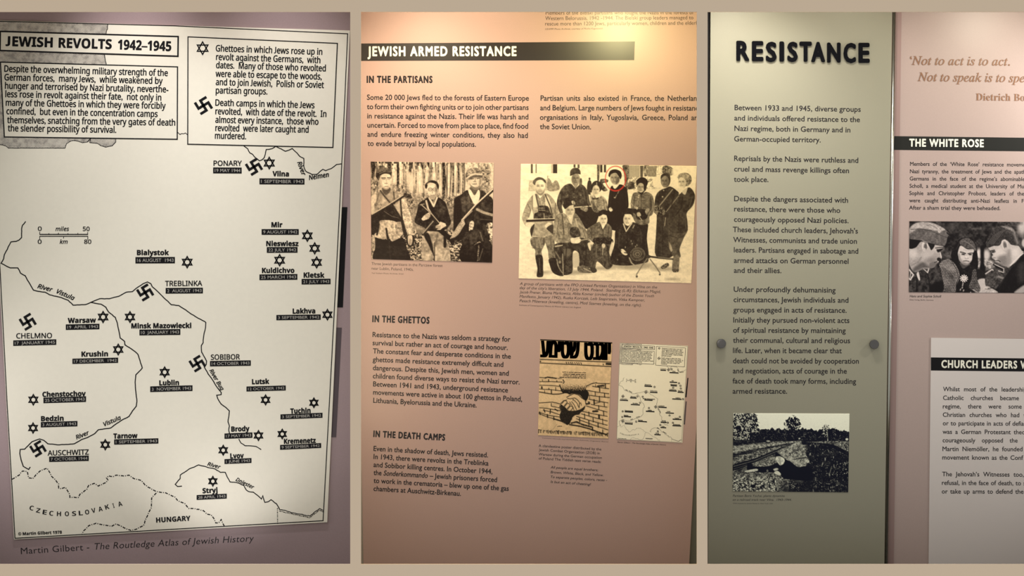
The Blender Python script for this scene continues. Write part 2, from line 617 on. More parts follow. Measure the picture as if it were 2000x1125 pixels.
B1 = pl(c7, [(88, 435), (140, 405), (165, 375), (200, 380), (210, 425), (240, 430), (265, 400), (300, 370), (345, 355), (358, 375), (375, 410), (410, 445), (430, 470), (430, 500), (450, 505), (480, 495), (495, 520), (510, 545), (512, 568), (575, 568), (585, 545), (635, 510), (650, 480), (690, 465), (720, 485), (775, 460), (790, 440), (780, 425), (795, 410), (830, 415), (850, 405), (910, 412), (945, 405), (980, 430), (1035, 445), (1060, 475), (1100, 500), (1145, 525), (1215, 535), (1280, 565)]) + \
     pl(c8, [(25, 590), (80, 615), (110, 650), (150, 650), (215, 665), (240, 690), (270, 695), (290, 720), (305, 755), (325, 755), (345, 730), (358, 760), (370, 782)])
B2 = pl(c7, [(1145, 535), (1110, 575), (1110, 640), (1085, 690), (1062, 740), (1050, 775), (1000, 800), (960, 810), (930, 800), (880, 775), (850, 762), (820, 778), (760, 770), (705, 757), (650, 775), (610, 815), (600, 842)])
B3 = pl(c8, [(770, 655), (850, 675), (920, 690), (995, 705), (1020, 685), (1045, 665), (1065, 650), (1092, 662)])
MAP['border_line'] = ('ink', [dashes(wiggle(B1, 0.5, 4, 11), 2.1), dashes(wiggle(B2, 0.5, 4, 12), 2.1),
                                   merge(stroke(wiggle(B3, 0.9, 2.5, 13), 1.6), dashes(wiggle([(x, y + 3) for x, y in B3], 0.8, 2.5, 14), 1.5, (4, 1, 2, 1))),
                                   dashes(pl(c8, [(757, 645), (758, 762)]), 1.6, (3, 1.4, 1.4, 1.4))])
MAP['frame_line'] = ('ink', [stroke([(-27, 40.8), (340, 50.5), (679, 66), (669.6, 280), (655.4, 560), (631, 1017), (29.3, 1051.3), (14, 790), (0, 525)], 1.8, closed=True)])
tb = pl(c1, [(2, 230), (1305, 268), (1303, 412), (0, 370)])
pb = pl(c1, [(3, 455), (1300, 490), (1298, 1020), (32, 1003)])
kb = pl(c2, [(102, 270), (1196, 318), (1163, 1080), (100, 1056)])
BOXES = [('title_box', tb, 3.0), ('text_box', pb, 2.3), ('key_box', kb, 2.1)]
MAP['title'] = ('ink', [text('JEWISH', c1(42, 336), c1(384, 346), 18.6, 'sansb', bold=0.03), text('REVOLTS', c1(430, 348), c1(816, 359), 18.6, 'sansb', bold=0.03), text('1942–1945', c1(864, 361), c1(1252, 374), 18.6, 'sansb', bold=0.03)])
MAP['paragraph'] = ('ink', [lines(c1, [
    ('Despite the overwhelming military strength of the', 32, 525, 1228, 557),
    ('German forces,  many Jews,  while weakened by', 33, 588, 1190, 615),
    ('hunger and terrorised by Nazi brutality, neverthe-', 37, 650, 1232, 677),
    ('less rose in revolt against their fate,  not only in', 40, 711, 1180, 737),
    ('many of the Ghettoes in which they were forcibly', 43, 774, 1212, 797),
    ('confined,  but even in the concentration camps', 48, 836, 1153, 857),
    ('themselves, snatching from the very gates of death', 53, 901, 1282, 920),
    ('the slender possibility of survival.', 58, 961, 850, 973)], 46, K, st='sans', bold=0.038)])
MAP['key_text'] = ('ink', [lines(c2, [
    ('Ghettoes in which Jews rose up in', 306, 376, 1084, 402),
    ('revolt against the Germans,  with', 308, 439, 1070, 463),
    ('dates.  Many of those who revolted', 308, 499, 1110, 523),
    ('were able to escape to the woods,', 305, 562, 1080, 583),
    ('and to join Jewish,  Polish or Soviet', 306, 623, 1096, 645),
    ('partisan groups.', 306, 684, 682, 692)], 46, K, st='sans', bold=0.038), lines(c2, [
    ('Death camps in which the Jews', 303, 774, 1027, 793),
    ('revolted,  with date of the revolt.  In', 303, 837, 1114, 857),
    ('almost every instance,  those who', 303, 899, 1056, 914),
    ('revolted  were later caught and', 303, 959, 984, 972),
    ('murdered.', 300, 1016, 526, 1020)], 46, K, st='sans', bold=0.038)])
czech = [('C', 228, 645, 0.22), ('Z', 277, 663, 0.2), ('E', 325, 676, 0.16), ('C', 374, 684, 0.1), ('H', 431, 688, 0.04), ('O', 490, 688, 0), ('S', 543, 686, -0.03),
         ('L', 593, 682, -0.08), ('O', 640, 675, -0.14), ('V', 688, 663, -0.2), ('A', 739, 652, -0.24), ('K', 789, 637, -0.28), ('I', 836, 627, -0.3), ('A', 884, 615, -0.3)]
cg = []
for ch, x, y, a in czech:
    wd = 9 if ch == 'I' else 30
    p, q = (x - wd / 2 * math.cos(a) - 17 * math.sin(-a) * -1 * 0, y + 17 - wd / 2 * math.sin(a)), (x + wd / 2 * math.cos(a), y + 17 + wd / 2 * math.sin(a))
    cg.append(text(ch, c7(*p), c7(*q), 9.0, 'sansb'))
MAP['country_name'] = ('ink', [merge(*cg), text('HUNGARY', c7(1145, 752), c7(1395, 738), 9.4, 'sansb', bold=0.03)])
MAP['copyright_line'] = ('ink', [
    text('© Martin Gilbert 1978', c7(134, 846), c7(453, 833), 5.8, 'sansb', bold=0.03)])
MAP['river_name'] = ('ink', [
    text('River', c3(274, 609), c3(380, 638), 8.5, 'sansi', bold=0.05), text('Vistula', c3(412, 646), c3(538, 700), 8.5, 'sansi', bold=0.05),
    text('River Bug', c5(258, 614), c5(344, 762), 7.6, 'sansi', bold=0.05),
    text('River', c6(562, 818), c6(655, 780), 8, 'sansi', bold=0.05), text('Vistula', c6(766, 722), c6(888, 670), 8, 'sansi', bold=0.05),
    text('River', c8(243, 334), c8(336, 360), 7.2, 'sansi', bold=0.05), text('Dniester', c8(450, 446), c8(578, 508), 7.2, 'sansi', bold=0.05),
    text('River', c4(902, 140), c4(938, 238), 8.5, 'sansi', bold=0.05), text('Neimen', c4(990, 268), c4(1135, 244), 9, 'sansi', bold=0.05)])
sb = [stroke(pl(c3, [(290, 217), (645, 217)]), 2), stroke(pl(c3, [(290, 231), (645, 231)]), 1.6)]
for x, y in ((291, 198), (358, 208), (428, 205), (498, 208), (570, 206), (642, 200)):
    sb.append(stroke(pl(c3, [(x, y), (x, 218)]), 1.3))
for x, y in ((291, 256), (466, 246), (643, 256)):
    sb.append(stroke(pl(c3, [(x, y), (x, 230)]), 1.3))
for s_, x, y, x2 in (('0', 278, 190, 305), ('miles', 407, 191, 505), ('50', 607, 191, 656), ('0', 277, 285, 304), ('km', 438, 285, 495), ('80', 617, 285, 668)):
    sb.append(text(s_, c3(x, y), c3(x2, y), 8, 'sansi', bold=0.035))
MAP['scale_bar'] = ('ink', [merge(*sb)])

# name, capitals?, frame, name baseline, label box (x0, y0, x1, y1, rise), date, star or camp symbol
PLACES = [
    ('Bialystok', 0, c3, (1004, 368, 1236, 368), (992, 383, 1281, 430, -1), '16 AUGUST  1943', (1371, 420, 47)),
    ('TREBLINKA', 1, c3, (1210, 595, 1480, 593), (1213, 609, 1486, 651, -2), '2  AUGUST 1943', (1063, 642, 66)),
    ('Warsaw', 0, c3, (498, 866, 702, 862), (482, 876, 728, 917, -5), '19  APRIL 1943', (755, 822, 46)),
    ('Minsk Mazowiecki', 0, c3, (963, 905, 1400, 902), (1021, 914, 1321, 957, -4), '10  JANUARY 1943', (952, 822, 45)),
    ('CHELMNO', 1, c3, (120, 979, 380, 976), (97, 993, 412, 1034, -8), '17  JANUARY 1945', (203, 857, 66)),
    ('Krushin', 0, c6, (598, 212, 790, 209), (530, 227, 865, 266, -8), '17 DECEMBER  1942', (866, 160, 45)),
    ('Lublin', 0, c6, (1168, 423, 1310, 420), (1100, 430, 1410, 472, -8), '3  NOVEMBER 1943', (1206, 326, 44)),
    ('Chenstochov', 0, c6, (312, 507, 627, 500), (318, 512, 630, 554, -10), '25 OCTOBER 1943', (244, 528, 44)),
    ('Bedzin', 0, c6, (302, 685, 465, 681), (299, 691, 567, 731, -8), '3 AUGUST 1943', (242, 735, 43)),
    ('Tarnow', 0, c6, (832, 812, 1006, 808), (836, 818, 1160, 857, -8), '1 SEPTEMBER 1943', (771, 857, 43)),
    ('AUSCHWITZ', 1, c6, (350, 937, 650, 929), (360, 944, 650, 984, -8), '7 OCTOBER 1944', (278, 887, 64)),
    ('PONARY', 1, c4, (290, 164, 495, 164), (286, 176, 495, 220, 1), '19 MAY 1944', (585, 172, 66)),
    ('Vilna', 0, c4, (722, 240, 840, 242), (625, 256, 955, 300, 2), '1 SEPTEMBER 1943', (697, 144, 48)),
    ('Mir', 0, c4, (714, 614, 792, 614), (641, 628, 913, 670, 0), '9 AUGUST 1942', (976, 677, 46)),
    ('Nieswiesz', 0, c4, (676, 752, 910, 752), (679, 760, 904, 802, -1), '22 JULY 1942', (1030, 769, 46)),
    ('Kuldichvo', 0, c4, (645, 949, 880, 948), (625, 960, 903, 1002, -3), '25 MARCH 1943', (773, 856, 47)),
    ('Kletsk', 0, c4, (950, 983, 1100, 983), (934, 993, 1146, 1034, -2), '21 JULY 1943', (1044, 872, 46)),
    ('Lakhva', 0, c5, (870, 197, 1033, 195), (749, 207, 1074, 246, -4), '3 SEPTEMBER 1942', (1123, 205, 44)),
    ('SOBIBOR', 1, c5, (270, 535, 481, 532), (263, 544, 562, 584, -5), '14 OCTOBER 1943', (170, 563, 64)),
    ('Lutsk', 0, c5, (572, 714, 696, 711), (530, 731, 818, 768, -8), '12 OCTOBER 1942', (670, 829, 42)),
    ('Tuchin', 0, c5, (853, 929, 999, 924), (779, 935, 1087, 972, -12), '3 SEPTEMBER 1942', (1024, 850, 41)),
    ('Brody', 0, c8, (420, 86, 551, 82), (369, 100, 574, 140, -8), '17 MAY 1943', (618, 115, 42)),
    ('Kremenetz', 0, c8, (806, 176, 1037, 168), (776, 184, 1077, 220, -14), '9 SEPTEMBER 1942', (792, 104, 41)),
    ('Lvov', 0, c8, (413, 283, 510, 279), (369, 288, 567, 324, -8), '1 JUNE 1943', (360, 223, 42)),
    ('Stryj', 0, c8, (210, 538, 318, 532), (165, 551, 386, 587, -10), '28 APRIL 1943', (284, 450, 41)),
]


def place_geo(p):
    name, caps, t, n, b, date, mk = p
    st = 'sans' if caps else 'sansb'
    ng = text(name, t(n[0], n[1]), t(n[2], n[3]), (37 if caps else 36) * K, st, bold=0.035 if caps else 0.045)
    x0, y0, x1, y1, r = b
    bg_ = quad(pl(t, [(x0, y0), (x1, y0 + r), (x1, y1 + r), (x0, y1)]))
    h = (y1 - y0)
    dg = text(date, t(x0 + 12, y0 + h * 0.76), t(x1 - 10, y0 + h * 0.76 + r), h * 0.52 * K, 'gill')
    c = t(mk[0], mk[1])
    mg = hooked_cross(c[0], c[1], mk[2] * K) if caps else star(c[0], c[1], mk[2] * K)
    return ng, bg_, dg, mg


def corner_frame(q, w):
    return stroke(q, w, closed=True)


# the large sheet itself and its parts
YM = Y1 - 0.006
big = plate('printed_map', M['cream'], SHEET, YM, Y1 - 0.0004)
tag(big, 'large cream printed map of wartime revolts, mounted on the mauve board in the left opening', 'map')
for key, dy in (('sea_tint', 1), ('coast_line', 2), ('river_line', 2), ('border_line', 2), ('frame_line', 2), ('country_name', 3), ('copyright_line', 3), ('river_name', 3),
                ('scale_bar', 3), ('title', 4), ('paragraph', 4), ('key_text', 4)):
    for piece in MAP[key][1]:
        flat(key, M[MAP[key][0]], piece, YM - dy * INK, big)
for nm, q, w in BOXES:
    b = flat(nm, M['cream'], quad(q), YM - 3 * INK, big)
    flat('box_outline', M['ink'], corner_frame(q, w), YM - 4 * INK, b)
kc = c2(209, 353)
flat('star_symbol', M['ink'], star(kc[0], kc[1], 52 * K), YM - 4 * INK, big)
kc = c2(215, 773)
flat('camp_symbol', M['ink'], hooked_cross(kc[0], kc[1], 70 * K), YM - 4 * INK, big)
for p in PLACES:
    ng, bg_, dg, mg = place_geo(p)
    flat('place_name', M['ink'], ng, YM - 3 * INK, big)
    b = flat('date_label', M['ink'], bg_, YM - 3 * INK, big)
    flat('date', M['boxtext'], dg, YM - 4 * INK, b)
    flat('camp_symbol' if p[1] else 'star_symbol', M['ink'], mg, YM - 3 * INK, big)
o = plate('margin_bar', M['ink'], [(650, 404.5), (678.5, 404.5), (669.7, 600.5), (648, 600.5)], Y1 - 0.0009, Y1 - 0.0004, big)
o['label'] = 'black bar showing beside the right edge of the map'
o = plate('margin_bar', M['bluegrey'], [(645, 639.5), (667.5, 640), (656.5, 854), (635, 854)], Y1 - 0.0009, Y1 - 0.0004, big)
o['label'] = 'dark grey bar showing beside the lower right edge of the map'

# ------------------------------------------------------------------ middle niche
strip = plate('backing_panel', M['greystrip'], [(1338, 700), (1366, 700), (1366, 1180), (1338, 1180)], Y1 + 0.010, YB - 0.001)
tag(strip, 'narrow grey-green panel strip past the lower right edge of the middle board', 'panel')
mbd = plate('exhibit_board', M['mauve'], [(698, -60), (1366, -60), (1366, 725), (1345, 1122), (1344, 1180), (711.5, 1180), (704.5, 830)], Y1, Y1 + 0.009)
tag(mbd, 'pinkish mauve exhibit board under the warm light in the middle opening', 'exhibit board')
m1, m2 = Z(700, 0, K), Z(1000, 0, K)
bar = flat('header_bar', M['bar_glare'], quad([(699, 85), (1240, 81), (1238.7, 117.6), (699, 119)]), Y1 - INK, mbd)
flat('heading', M['pale'], text('JEWISH ARMED RESISTANCE', m1(70, 409), m1(1155, 408), 17.8, 'gill', bold=0.05, track=0.1), Y1 - 2 * INK, bar)
T = lambda nm, m, geo, par, y=Y1: flat(nm, M[m], geo, y - INK, par)
g1, g2 = Z(700, 590, K), Z(700, 820, K)
T('heading', 'gillink', text('IN THE PARTISANS', m1(63, 605), m1(540, 606), 12.7, 'gill', bold=0.062, track=0.1), mbd)
T('heading', 'gillink', text('IN THE GHETTOS', g1(104, 145), g1(518, 157), 12.3, 'gill', bold=0.062, track=0.1), mbd)
T('heading', 'gillink', text('IN THE DEATH CAMPS', g2(111, 124), g2(632, 151), 11.8, 'gill', bold=0.062, track=0.1), mbd)
BD = dict(bold=0.02)
T('paragraph', 'gillink', lines(m1, [
    ('Some 20 000 Jews fled to the forests of Eastern Europe', 63, 731, 1248, 737),
    ('to form their own fighting units or to join other partisans', 63, 799, 1246, 805),
    ('in resistance against the Nazis. Their life was harsh and', 65, 867, 1244, 874),
    ('uncertain. Forced to move from place to place, find food', 66, 934, 1242, 942),
    ('and endure freezing winter conditions, they also had', 66, 1001, 1240, 1010),
    ('to evade betrayal by local populations.', 68, 1068, 860, 1075, dict(just=False))], 38, K, just=True, natural=0.95, **BD), mbd)
T('paragraph', 'gillink', lines(m2, [
    ('Partisan units also existed in France, the Netherlan', 210, 737, 1352, 738, dict(tail='ds')),
    ('and Belgium. Large numbers of Jews fought in resistan', 207, 807, 1340, 810, dict(tail='ce')),
    ('organisations in Italy, Yugoslavia, Greece, Poland a', 205, 877, 1334, 880, dict(tail='nd')),
    ('the Soviet Union.', 205, 945, 578, 947, dict(just=False))], 38, K, just=True, natural=0.95, **BD), mbd)
T('caption', 'caption', lines(m2, [
    ('Members of the Bielski partisans who fought the Nazis in the forests of', 247, 107, 1330, 104),
    ('Western Belorussia, 1942 -1944. The Bielski group leaders managed to', 244, 147, 1328, 141),
    ('rescue more than 1200 Jews, particularly women, children and the elder', 243, 187, 1346, 181, dict(tail='ly.')),
    ('USHMM Photo Archives, courtesy of Moshe Kaganovich', 243, 220, 665, 215, dict(cap=13 * K))][:3], 27, K), mbd)
T('credit_line', 'caption', text('USHMM Photo Archives, courtesy of Moshe Kaganovich', m2(243, 219), m2(665, 214), 12 * K, 'gilli'), mbd)
a1 = Z(700, 300, 0.2)
T('caption', 'caption', lines(a1, [
    ('Three Jewish partisans in the Parczew forest', 127, 1087, 822, 1107),
    ('near Lublin, Poland, 1940s.', 128, 1133, 540, 1146),
    ], 27, 0.2), mbd)
T('credit_line', 'caption', text('Yad Vashem Photo Archives, Israel', a1(128, 1173), a1(440, 1181), 2.6, 'gill'), mbd)
a2 = Z(1000, 520, K)
T('caption', 'gillink', lines(a2, [
    ('A group of partisans with the FPO (United Partisan Organisation) in Vilna on the', 57, 137, 1063, 163),
    ("day of the city's liberation, 13 July 1944, Poland.  Standing (L-R): Elchanan Magid,", 55, 167, 1088, 196),
    ('Jacob Prener, Bluma Markowicz, Abba Kovner (circled) (author of the Zionist Youth', 55, 198, 1040, 227),
    ('Manifesto, January 1942), Ruzka Korczak, Leib Szapirstein, Vitka Kempner,', 55, 230, 972, 258),
    ('Pesach Mizerecz (kneeling, centre), Motl Szames (kneeling, on the right).', 55, 262, 948, 295)], 20, K, st='gilli'), mbd)
T('credit_line', 'caption', text('Institute of Contemporary History & Wiener Library Ltd, England', a2(53, 289), a2(503, 307), 2.7, 'gill'), mbd)
T('paragraph', 'gillink', lines(g1, [
    ('Resistance to the Nazis was seldom a strategy for', 104, 255, 1112, 290),
    ('survival but rather an act of courage and honour.', 104, 315, 1093, 351),
    ('The constant fear and desperate conditions in the', 106, 375, 1115, 415),
    ('ghettos made resistance extremely difficult and', 105, 437, 1060, 475),
    ('dangerous. Despite this, Jewish men, women and', 106, 498, 1100, 539),
    ('children found diverse ways to resist the Nazi terror.', 106, 558, 1180, 603),
    ('Between 1941 and 1943, underground resistance', 108, 617, 1094, 662),
    ('movements were active in about 100 ghettos in Poland,', 108, 677, 1198, 728),
    ('Lithuania, Byelorussia and the Ukraine.', 109, 737, 865, 772)], 36, K, bold=0.026), mbd)
T('paragraph', 'gillink', merge(lines(g2, [
    ('Even in the shadow of death, Jews resisted.', 111, 227, 948, 275),
    ('In 1943, there were revolts in the Treblinka', 111, 286, 952, 335),
    ('and Sobibor killing centres. In October 1944,', 111, 345, 980, 396),
    ('the', 111, 403, 168, 406), ('Sonderkommando', 184, 407, 507, 425, dict(st='gilli')),
    ('– Jewish prisoners forced', 522, 426, 1014, 456),
    ('to work in the crematoria – blew up one of the gas', 111, 461, 1100, 520),
    ('chambers at Auschwitz-Birkenau.', 111, 520, 750, 557)], 36, K, bold=0.026)), mbd)
p7 = Z(1030, 840, 0.13333)
T('credit_line', 'caption', text('Commons.wikimedia.org/wiki/File:Plakat_Zydowska_Organizacja_Bojowa', p7(217, 123), p7(1185, 178), 1.8, 'gill'), mbd)
T('caption', 'caption', lines(p7, [
    ('A clandestine poster distributed by the', 165, 245, 1082, 298),
    ('Jewish Combat Organization (ZOB) in', 168, 306, 1060, 357),
    ('Warsaw during the German occupation', 165, 370, 1090, 422),
    ('of Poland The Yiddish text verse reads:', 165, 430, 1080, 482)], 36, 0.13333, bold=0.015), mbd)
T('verse', 'caption', lines(p7, [
    ('All people are equal brothers;', 340, 560, 1035, 603),
    ('Brown, White, Black, and Yellow.', 340, 631, 1112, 677),
    ('To separate peoples, colors, races -', 340, 701, 1165, 751),
    ('Is but an act of cheating!', 340, 772, 930, 812)], 35, 0.13333, st='gilli', bold=0.015), mbd)
s6 = Z(1190, 745, 0.12)
T('credit_line', 'caption', text('Martin Gilbert - The Routledge Atlas of Jewish History', s6(130, 998), s6(925, 1041), 2.2, 'gilli', bold=0.02), mbd)

# the small copy of the map
QB = [(-30, 39), (683.5, 59.5), (639, 1020), (27.5, 1053.6)]
QS = [(1210.6, 669.4), (1343.8, 675.4), (1332.8, 865), (1204.2, 858)]


def homography(src, dst):
    A, b = [], []
    for (x, y), (u, v) in zip(src, dst):
        A.append([x, y, 1, 0, 0, 0, -u * x, -u * y]); b.append(u)
        A.append([0, 0, 0, x, y, 1, -v * x, -v * y]); b.append(v)
    h = np.linalg.solve(np.array(A, float), np.array(b, float))
    def f(x, y):
        w = h[6] * x + h[7] * y + 1
        return ((h[0] * x + h[1] * y + h[2]) / w, (h[3] * x + h[4] * y + h[5]) / w)
    return f


sm = homography(QB, QS)
YS = Y1 - 0.0015
smap = plate('printed_map', M['cream'], QS, YS, Y1 - 0.0004)
tag(smap, 'small cream copy of the map, right of the handshake poster on the middle board', 'map')
flat('sea_tint', M['halftone'], MAP['sea_tint'][1][0], YS - INK, smap, sm)
flat('map_lines', M['ink'], merge(*MAP['coast_line'][1], *MAP['river_line'][1], *MAP['border_line'][1], *MAP['frame_line'][1]), YS - 2 * INK, smap, sm)
for nm, q, w in BOXES:
    b = flat(nm, M['cream'], quad(q), YS - 2.5 * INK, smap, sm)
    flat('box_outline', M['ink'], corner_frame(q, w + 1.5), YS - 3 * INK, b, sm)
kc, kd = c2(209, 353), c2(215, 773)
flat('map_lettering', M['ink'], merge(*MAP['title'][1], *MAP['paragraph'][1], *MAP['key_text'][1], *MAP['country_name'][1], *MAP['copyright_line'][1], *MAP['river_name'][1], *MAP['scale_bar'][1],
                                     *[place_geo(p)[0] for p in PLACES]), YS - 3 * INK, smap, sm)
flat('star_symbol', M['ink'], star(kc[0], kc[1], 52 * K, 3.4), YS - 3 * INK, smap, sm)
flat('camp_symbol', M['ink'], hooked_cross(kd[0], kd[1], 70 * K), YS - 3 * INK, smap, sm)
for p in PLACES:
    _, bg_, _, mg = place_geo(p)
    flat('date_label', M['ink'], bg_, YS - 3 * INK, smap, sm)
    flat('camp_symbol' if p[1] else 'star_symbol', M['ink'], mg, YS - 3 * INK, smap, sm)
flat('margin_bar', M['ink'], quad([(1342.6, 738), (1344.6, 738), (1341, 776), (1338, 776)]), Y1 - 2 * INK, smap)
flat('margin_bar', M['bluegrey'], quad([(1339, 784), (1341.4, 784), (1338, 829), (1334, 829)]), Y1 - 2 * INK, smap)

# ------------------------------------------------------------------ right niche
YR = 0.585                                           # face of the mauve board
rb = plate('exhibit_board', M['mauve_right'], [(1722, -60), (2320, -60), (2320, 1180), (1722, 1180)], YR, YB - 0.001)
tag(rb, 'pale mauve exhibit board with a bronze quotation, at the far right', 'exhibit board')
flat('darker_strip', M['mauve_darker'], quad([(1725, -50), (1763, -50), (1761, 23), (1745.5, 1102), (1744, 1180), (1725, 1180)]), YR - INK, rb)  # flat strip of darker mauve along the board's left side
r5, r6, r8 = Z(1700, 0, 0.2), Z(1700, 225, 0.2), Z(1700, 640, 0.2)
bar = flat('header_bar', M['barink'], quad([(1742, 265.8), (2200, 271.5), (2200, 297.8), (1742, 292.8)]), YR - 2 * INK, rb)
flat('heading', M['pale'], text('THE WHITE ROSE', r6(382, 304), r6(1104, 310), 14.3, 'gill', bold=0.05, track=0.085), YR - 3 * INK, bar)
for piece in (text('‘Not to act is to act.', r5(388, 632), r5(1362, 641), 16.6, 'serifi', bold=0.016),
                              text('Not to speak is to sp', r5(462, 791), r5(1455, 803), 16.6, 'serifi', bold=0.016, tail='eak.’')):
    T('quotation', 'bronze', piece, rb, YR - 0.0012)
T('attribution', 'bronze', text('Dietrich B', r5(1030, 980), r5(1458, 985), 13.4, 'serifb', tail='onhoeffer'), rb, YR - 0.0012)
T('paragraph', 'gillink', lines(r6, [
    ("Members of the ‘White Rose’ resistance movem", 388, 493, 1484, 501, dict(tail='ent')),
    ('Nazi tyranny, the treatment of Jews and the apat', 387, 566, 1490, 571, dict(tail='hy')),
    ("Germans in the face of the regime’s abominabl", 385, 637, 1480, 642, dict(tail='e')),
    ('Scholl, a medical student at the University of M', 383, 708, 1472, 713, dict(tail='unich')),
    ('Sophie and Christopher Probost, leaders of th', 381, 779, 1474, 784, dict(tail='e')),
    ('were caught distributing anti-Nazi leaflets in F', 380, 850, 1497, 856),
    ('After a sham trial they were beheaded.', 378, 921, 1268, 926, dict(just=False))], 37, 0.2, just=True, natural=0.95, **BD), rb, YR)
w3 = Z(1765, 425, 0.15553)
T('caption', 'gillink', text('Hans and Sophie Scholl', w3(75, 1000), w3(472, 1003), 4.6, 'gilli', bold=0.01), rb, YR)
T('credit_line', 'caption', text('Dietz Verlag, Berlin, Germany', w3(75, 1040), w3(375, 1044), 2.6, 'gill'), rb, YR)

YC = YR - 0.004
cp = plate('text_panel', M['offwhite'], [(1818.4, 659.6), (2250, 665), (2250, 1180), (1812.8, 1180)], YC, YR - 0.0005)
tag(cp, 'off-white text panel about church leaders, mounted low on the far right board', 'text panel')
bar = flat('header_bar', M['ink'], quad([(1818.2, 698), (2250, 702.6), (2250, 728.5), (1818.1, 723.7)]), YC - INK, cp)
flat('heading', M['pale'], text('CHURCH LEADERS', r8(696, 390), r8(1430, 397), 14.2, 'gill', bold=0.05, track=0.085, tail=' W'), YC - 2 * INK, bar)
z9 = Z(1700, 860, 0.2311)
T('paragraph', 'gillink', merge(lines(r8, [
    ('Whilst most of the leadersh', 710, 620, 1480, 624, dict(tail='ip')),
    ('Catholic churches became', 710, 705, 1450, 708, dict(tail=' s')),
    ('regime,  there  were  some', 708, 788, 1477, 790),
    ('Christian churches who had', 708, 870, 1453, 874, dict(tail=' t')),
    ('or to participate in acts of defi', 708, 953, 1470, 957, dict(tail='ance')),
    ('was a German Protestant th', 706, 1036, 1446, 1040, dict(tail='eo')),
    ('courageously opposed the', 706, 1119, 1437, 1122, dict(tail=' N'))], 42, 0.2, just=True, natural=0.98, **BD),
    lines(z9, [('Martin Niemöller, he founded', 610, 90, 1285, 92), ('movement known as the Con', 608, 162, 1272, 165, dict(tail='f'))], 37, 0.2311, just=True, natural=0.98, **BD)), cp, YC)
T('paragraph', 'gillink', lines(z9, [
    ("The Jehovah’s Witnesses too", 607, 303, 1284, 307, dict(tail=',')),
    ('refusal, in the face of death, to', 605, 376, 1272, 380, dict(tail=' s')),
    ('or take up arms to defend the', 604, 449, 1293, 451)], 37, 0.2311, just=True, natural=0.98, **BD), cp, YC)

# grey-green acrylic panel on stand-offs
YA = 0.560
gap = plate('backing_panel', M['dark'], [(1376, -60), (1716, -60), (1716, 1180), (1376, 1180)], YB - 0.012, YB - 0.001)
tag(gap, 'dark backing showing as a thin line left of the grey-green panel', 'panel')
GP = [(1388.2, -60), (1743.8, -60), (1726.2, 1180), (1382.6, 1180)]
gp = plate('text_panel', M['greygreen'], GP, YA, YA + 0.010)
tag(gp, 'tall glossy grey-green panel with raised black title letters, left side of the right opening', 'text panel')


def tube(name, m, a, b, r, y, parent, seg=20):
    """round bar between two pixel points, centre line at depth y"""
    mb = MB()
    A, B = np.array(P(a[0], a[1], y)), np.array(P(b[0], b[1], y))
    d = (B - A) / np.linalg.norm(B - A)
    u = np.cross(d, [0, 1, 0]); u /= np.linalg.norm(u)
    w = np.cross(d, u)
    v = []
    for c in (A, B):
        for i in range(seg):
            t = 2 * math.pi * i / seg
            v.append(tuple(c + r * (math.cos(t) * u + math.sin(t) * w)))
    f = [(i, (i + 1) % seg, seg + (i + 1) % seg, seg + i) for i in range(seg)]
    f += [tuple(range(seg - 1, -1, -1)), tuple(range(seg, 2 * seg))]
    mb.add(v, f)
    return mb.build(name, m, parent, smooth=True)


o = tube('edge_profile', M['alu'], (1747.8, -60), (1730.0, 1180), 0.0072, YA + 0.007, gp)
o['label'] = 'polished rounded edge running down the right side of the panel'

# raised letters of the title, each one cut from thick gloss acrylic
r1 = Z(1370, 0, K)


def solid(geo, y0, y1):
    """extrude a flat lettering outline into a solid letter"""
    V, F = geo
    edges = {}
    for f in F:
        for i in range(len(f)):
            e = (f[i], f[(i + 1) % len(f)])
            k = (min(e), max(e))
            edges[k] = None if k in edges else e
    n = len(V)
    mb = MB()
    front = [P(v[0], v[1], y0 - (v[2] if len(v) > 2 else 0)) for v in V]
    backv = [(p[0], y1, p[2]) for p in front]
    fs = [tuple(f) for f in F] + [tuple(i + n for i in reversed(f)) for f in F]
    for e in edges.values():
        if e:
            fs.append((e[0], e[0] + n, e[1] + n, e[1]))
    mb.add(front + backv, fs)
    return mb


TITLE = [('R', 257, 349, 444), ('E', 371, 452, 446), ('S', 473, 549, 451), ('I', 573, 603, 449), ('S', 631, 704, 451), ('T', 720, 806, 450),
         ('A', 806, 904, 453), ('N', 922, 1018, 457), ('C', 1042, 1130, 459), ('E', 1152, 1231, 459)]
for ch, xa, xb, yb in TITLE:
    e = 0.042
    cp_ = (145 if ch not in 'SC' else 143) * K
    inset = e * cp_ / K * 0.9
    g = text(ch, r1(xa + inset, yb - inset), r1(xb - inset, yb - inset), cp_ * (1 - 2 * e), 'gill', bold=e / (1 - 2 * e) * 1.25)
    solid(g, YA - 0.006, YA - 0.0001).build('raised_letter', M['gloss_black'], gp)
q2, q3 = Z(1370, 280, K), Z(1370, 540, K)
T('paragraph', 'gillink', lines(r1, [
    ('Between 1933 and 1945, diverse groups', 243, 806, 1166, 819),
    ('and individuals offered resistance to the', 241, 882, 1160, 894),
    ('Nazi regime, both in Germany and in', 242, 958, 1090, 970),
    ('German-occupied territory.', 240, 1035, 873, 1043)], 38, K, **BD), gp, YA)
T('paragraph', 'gillink', lines(q2, [
    ('Reprisals by the Nazis were ruthless and', 240, 128, 1148, 143),
    ('cruel and mass revenge killings often', 240, 205, 1080, 218),
    ('took place.', 238, 281, 490, 283)], 38, K, **BD), gp, YA)
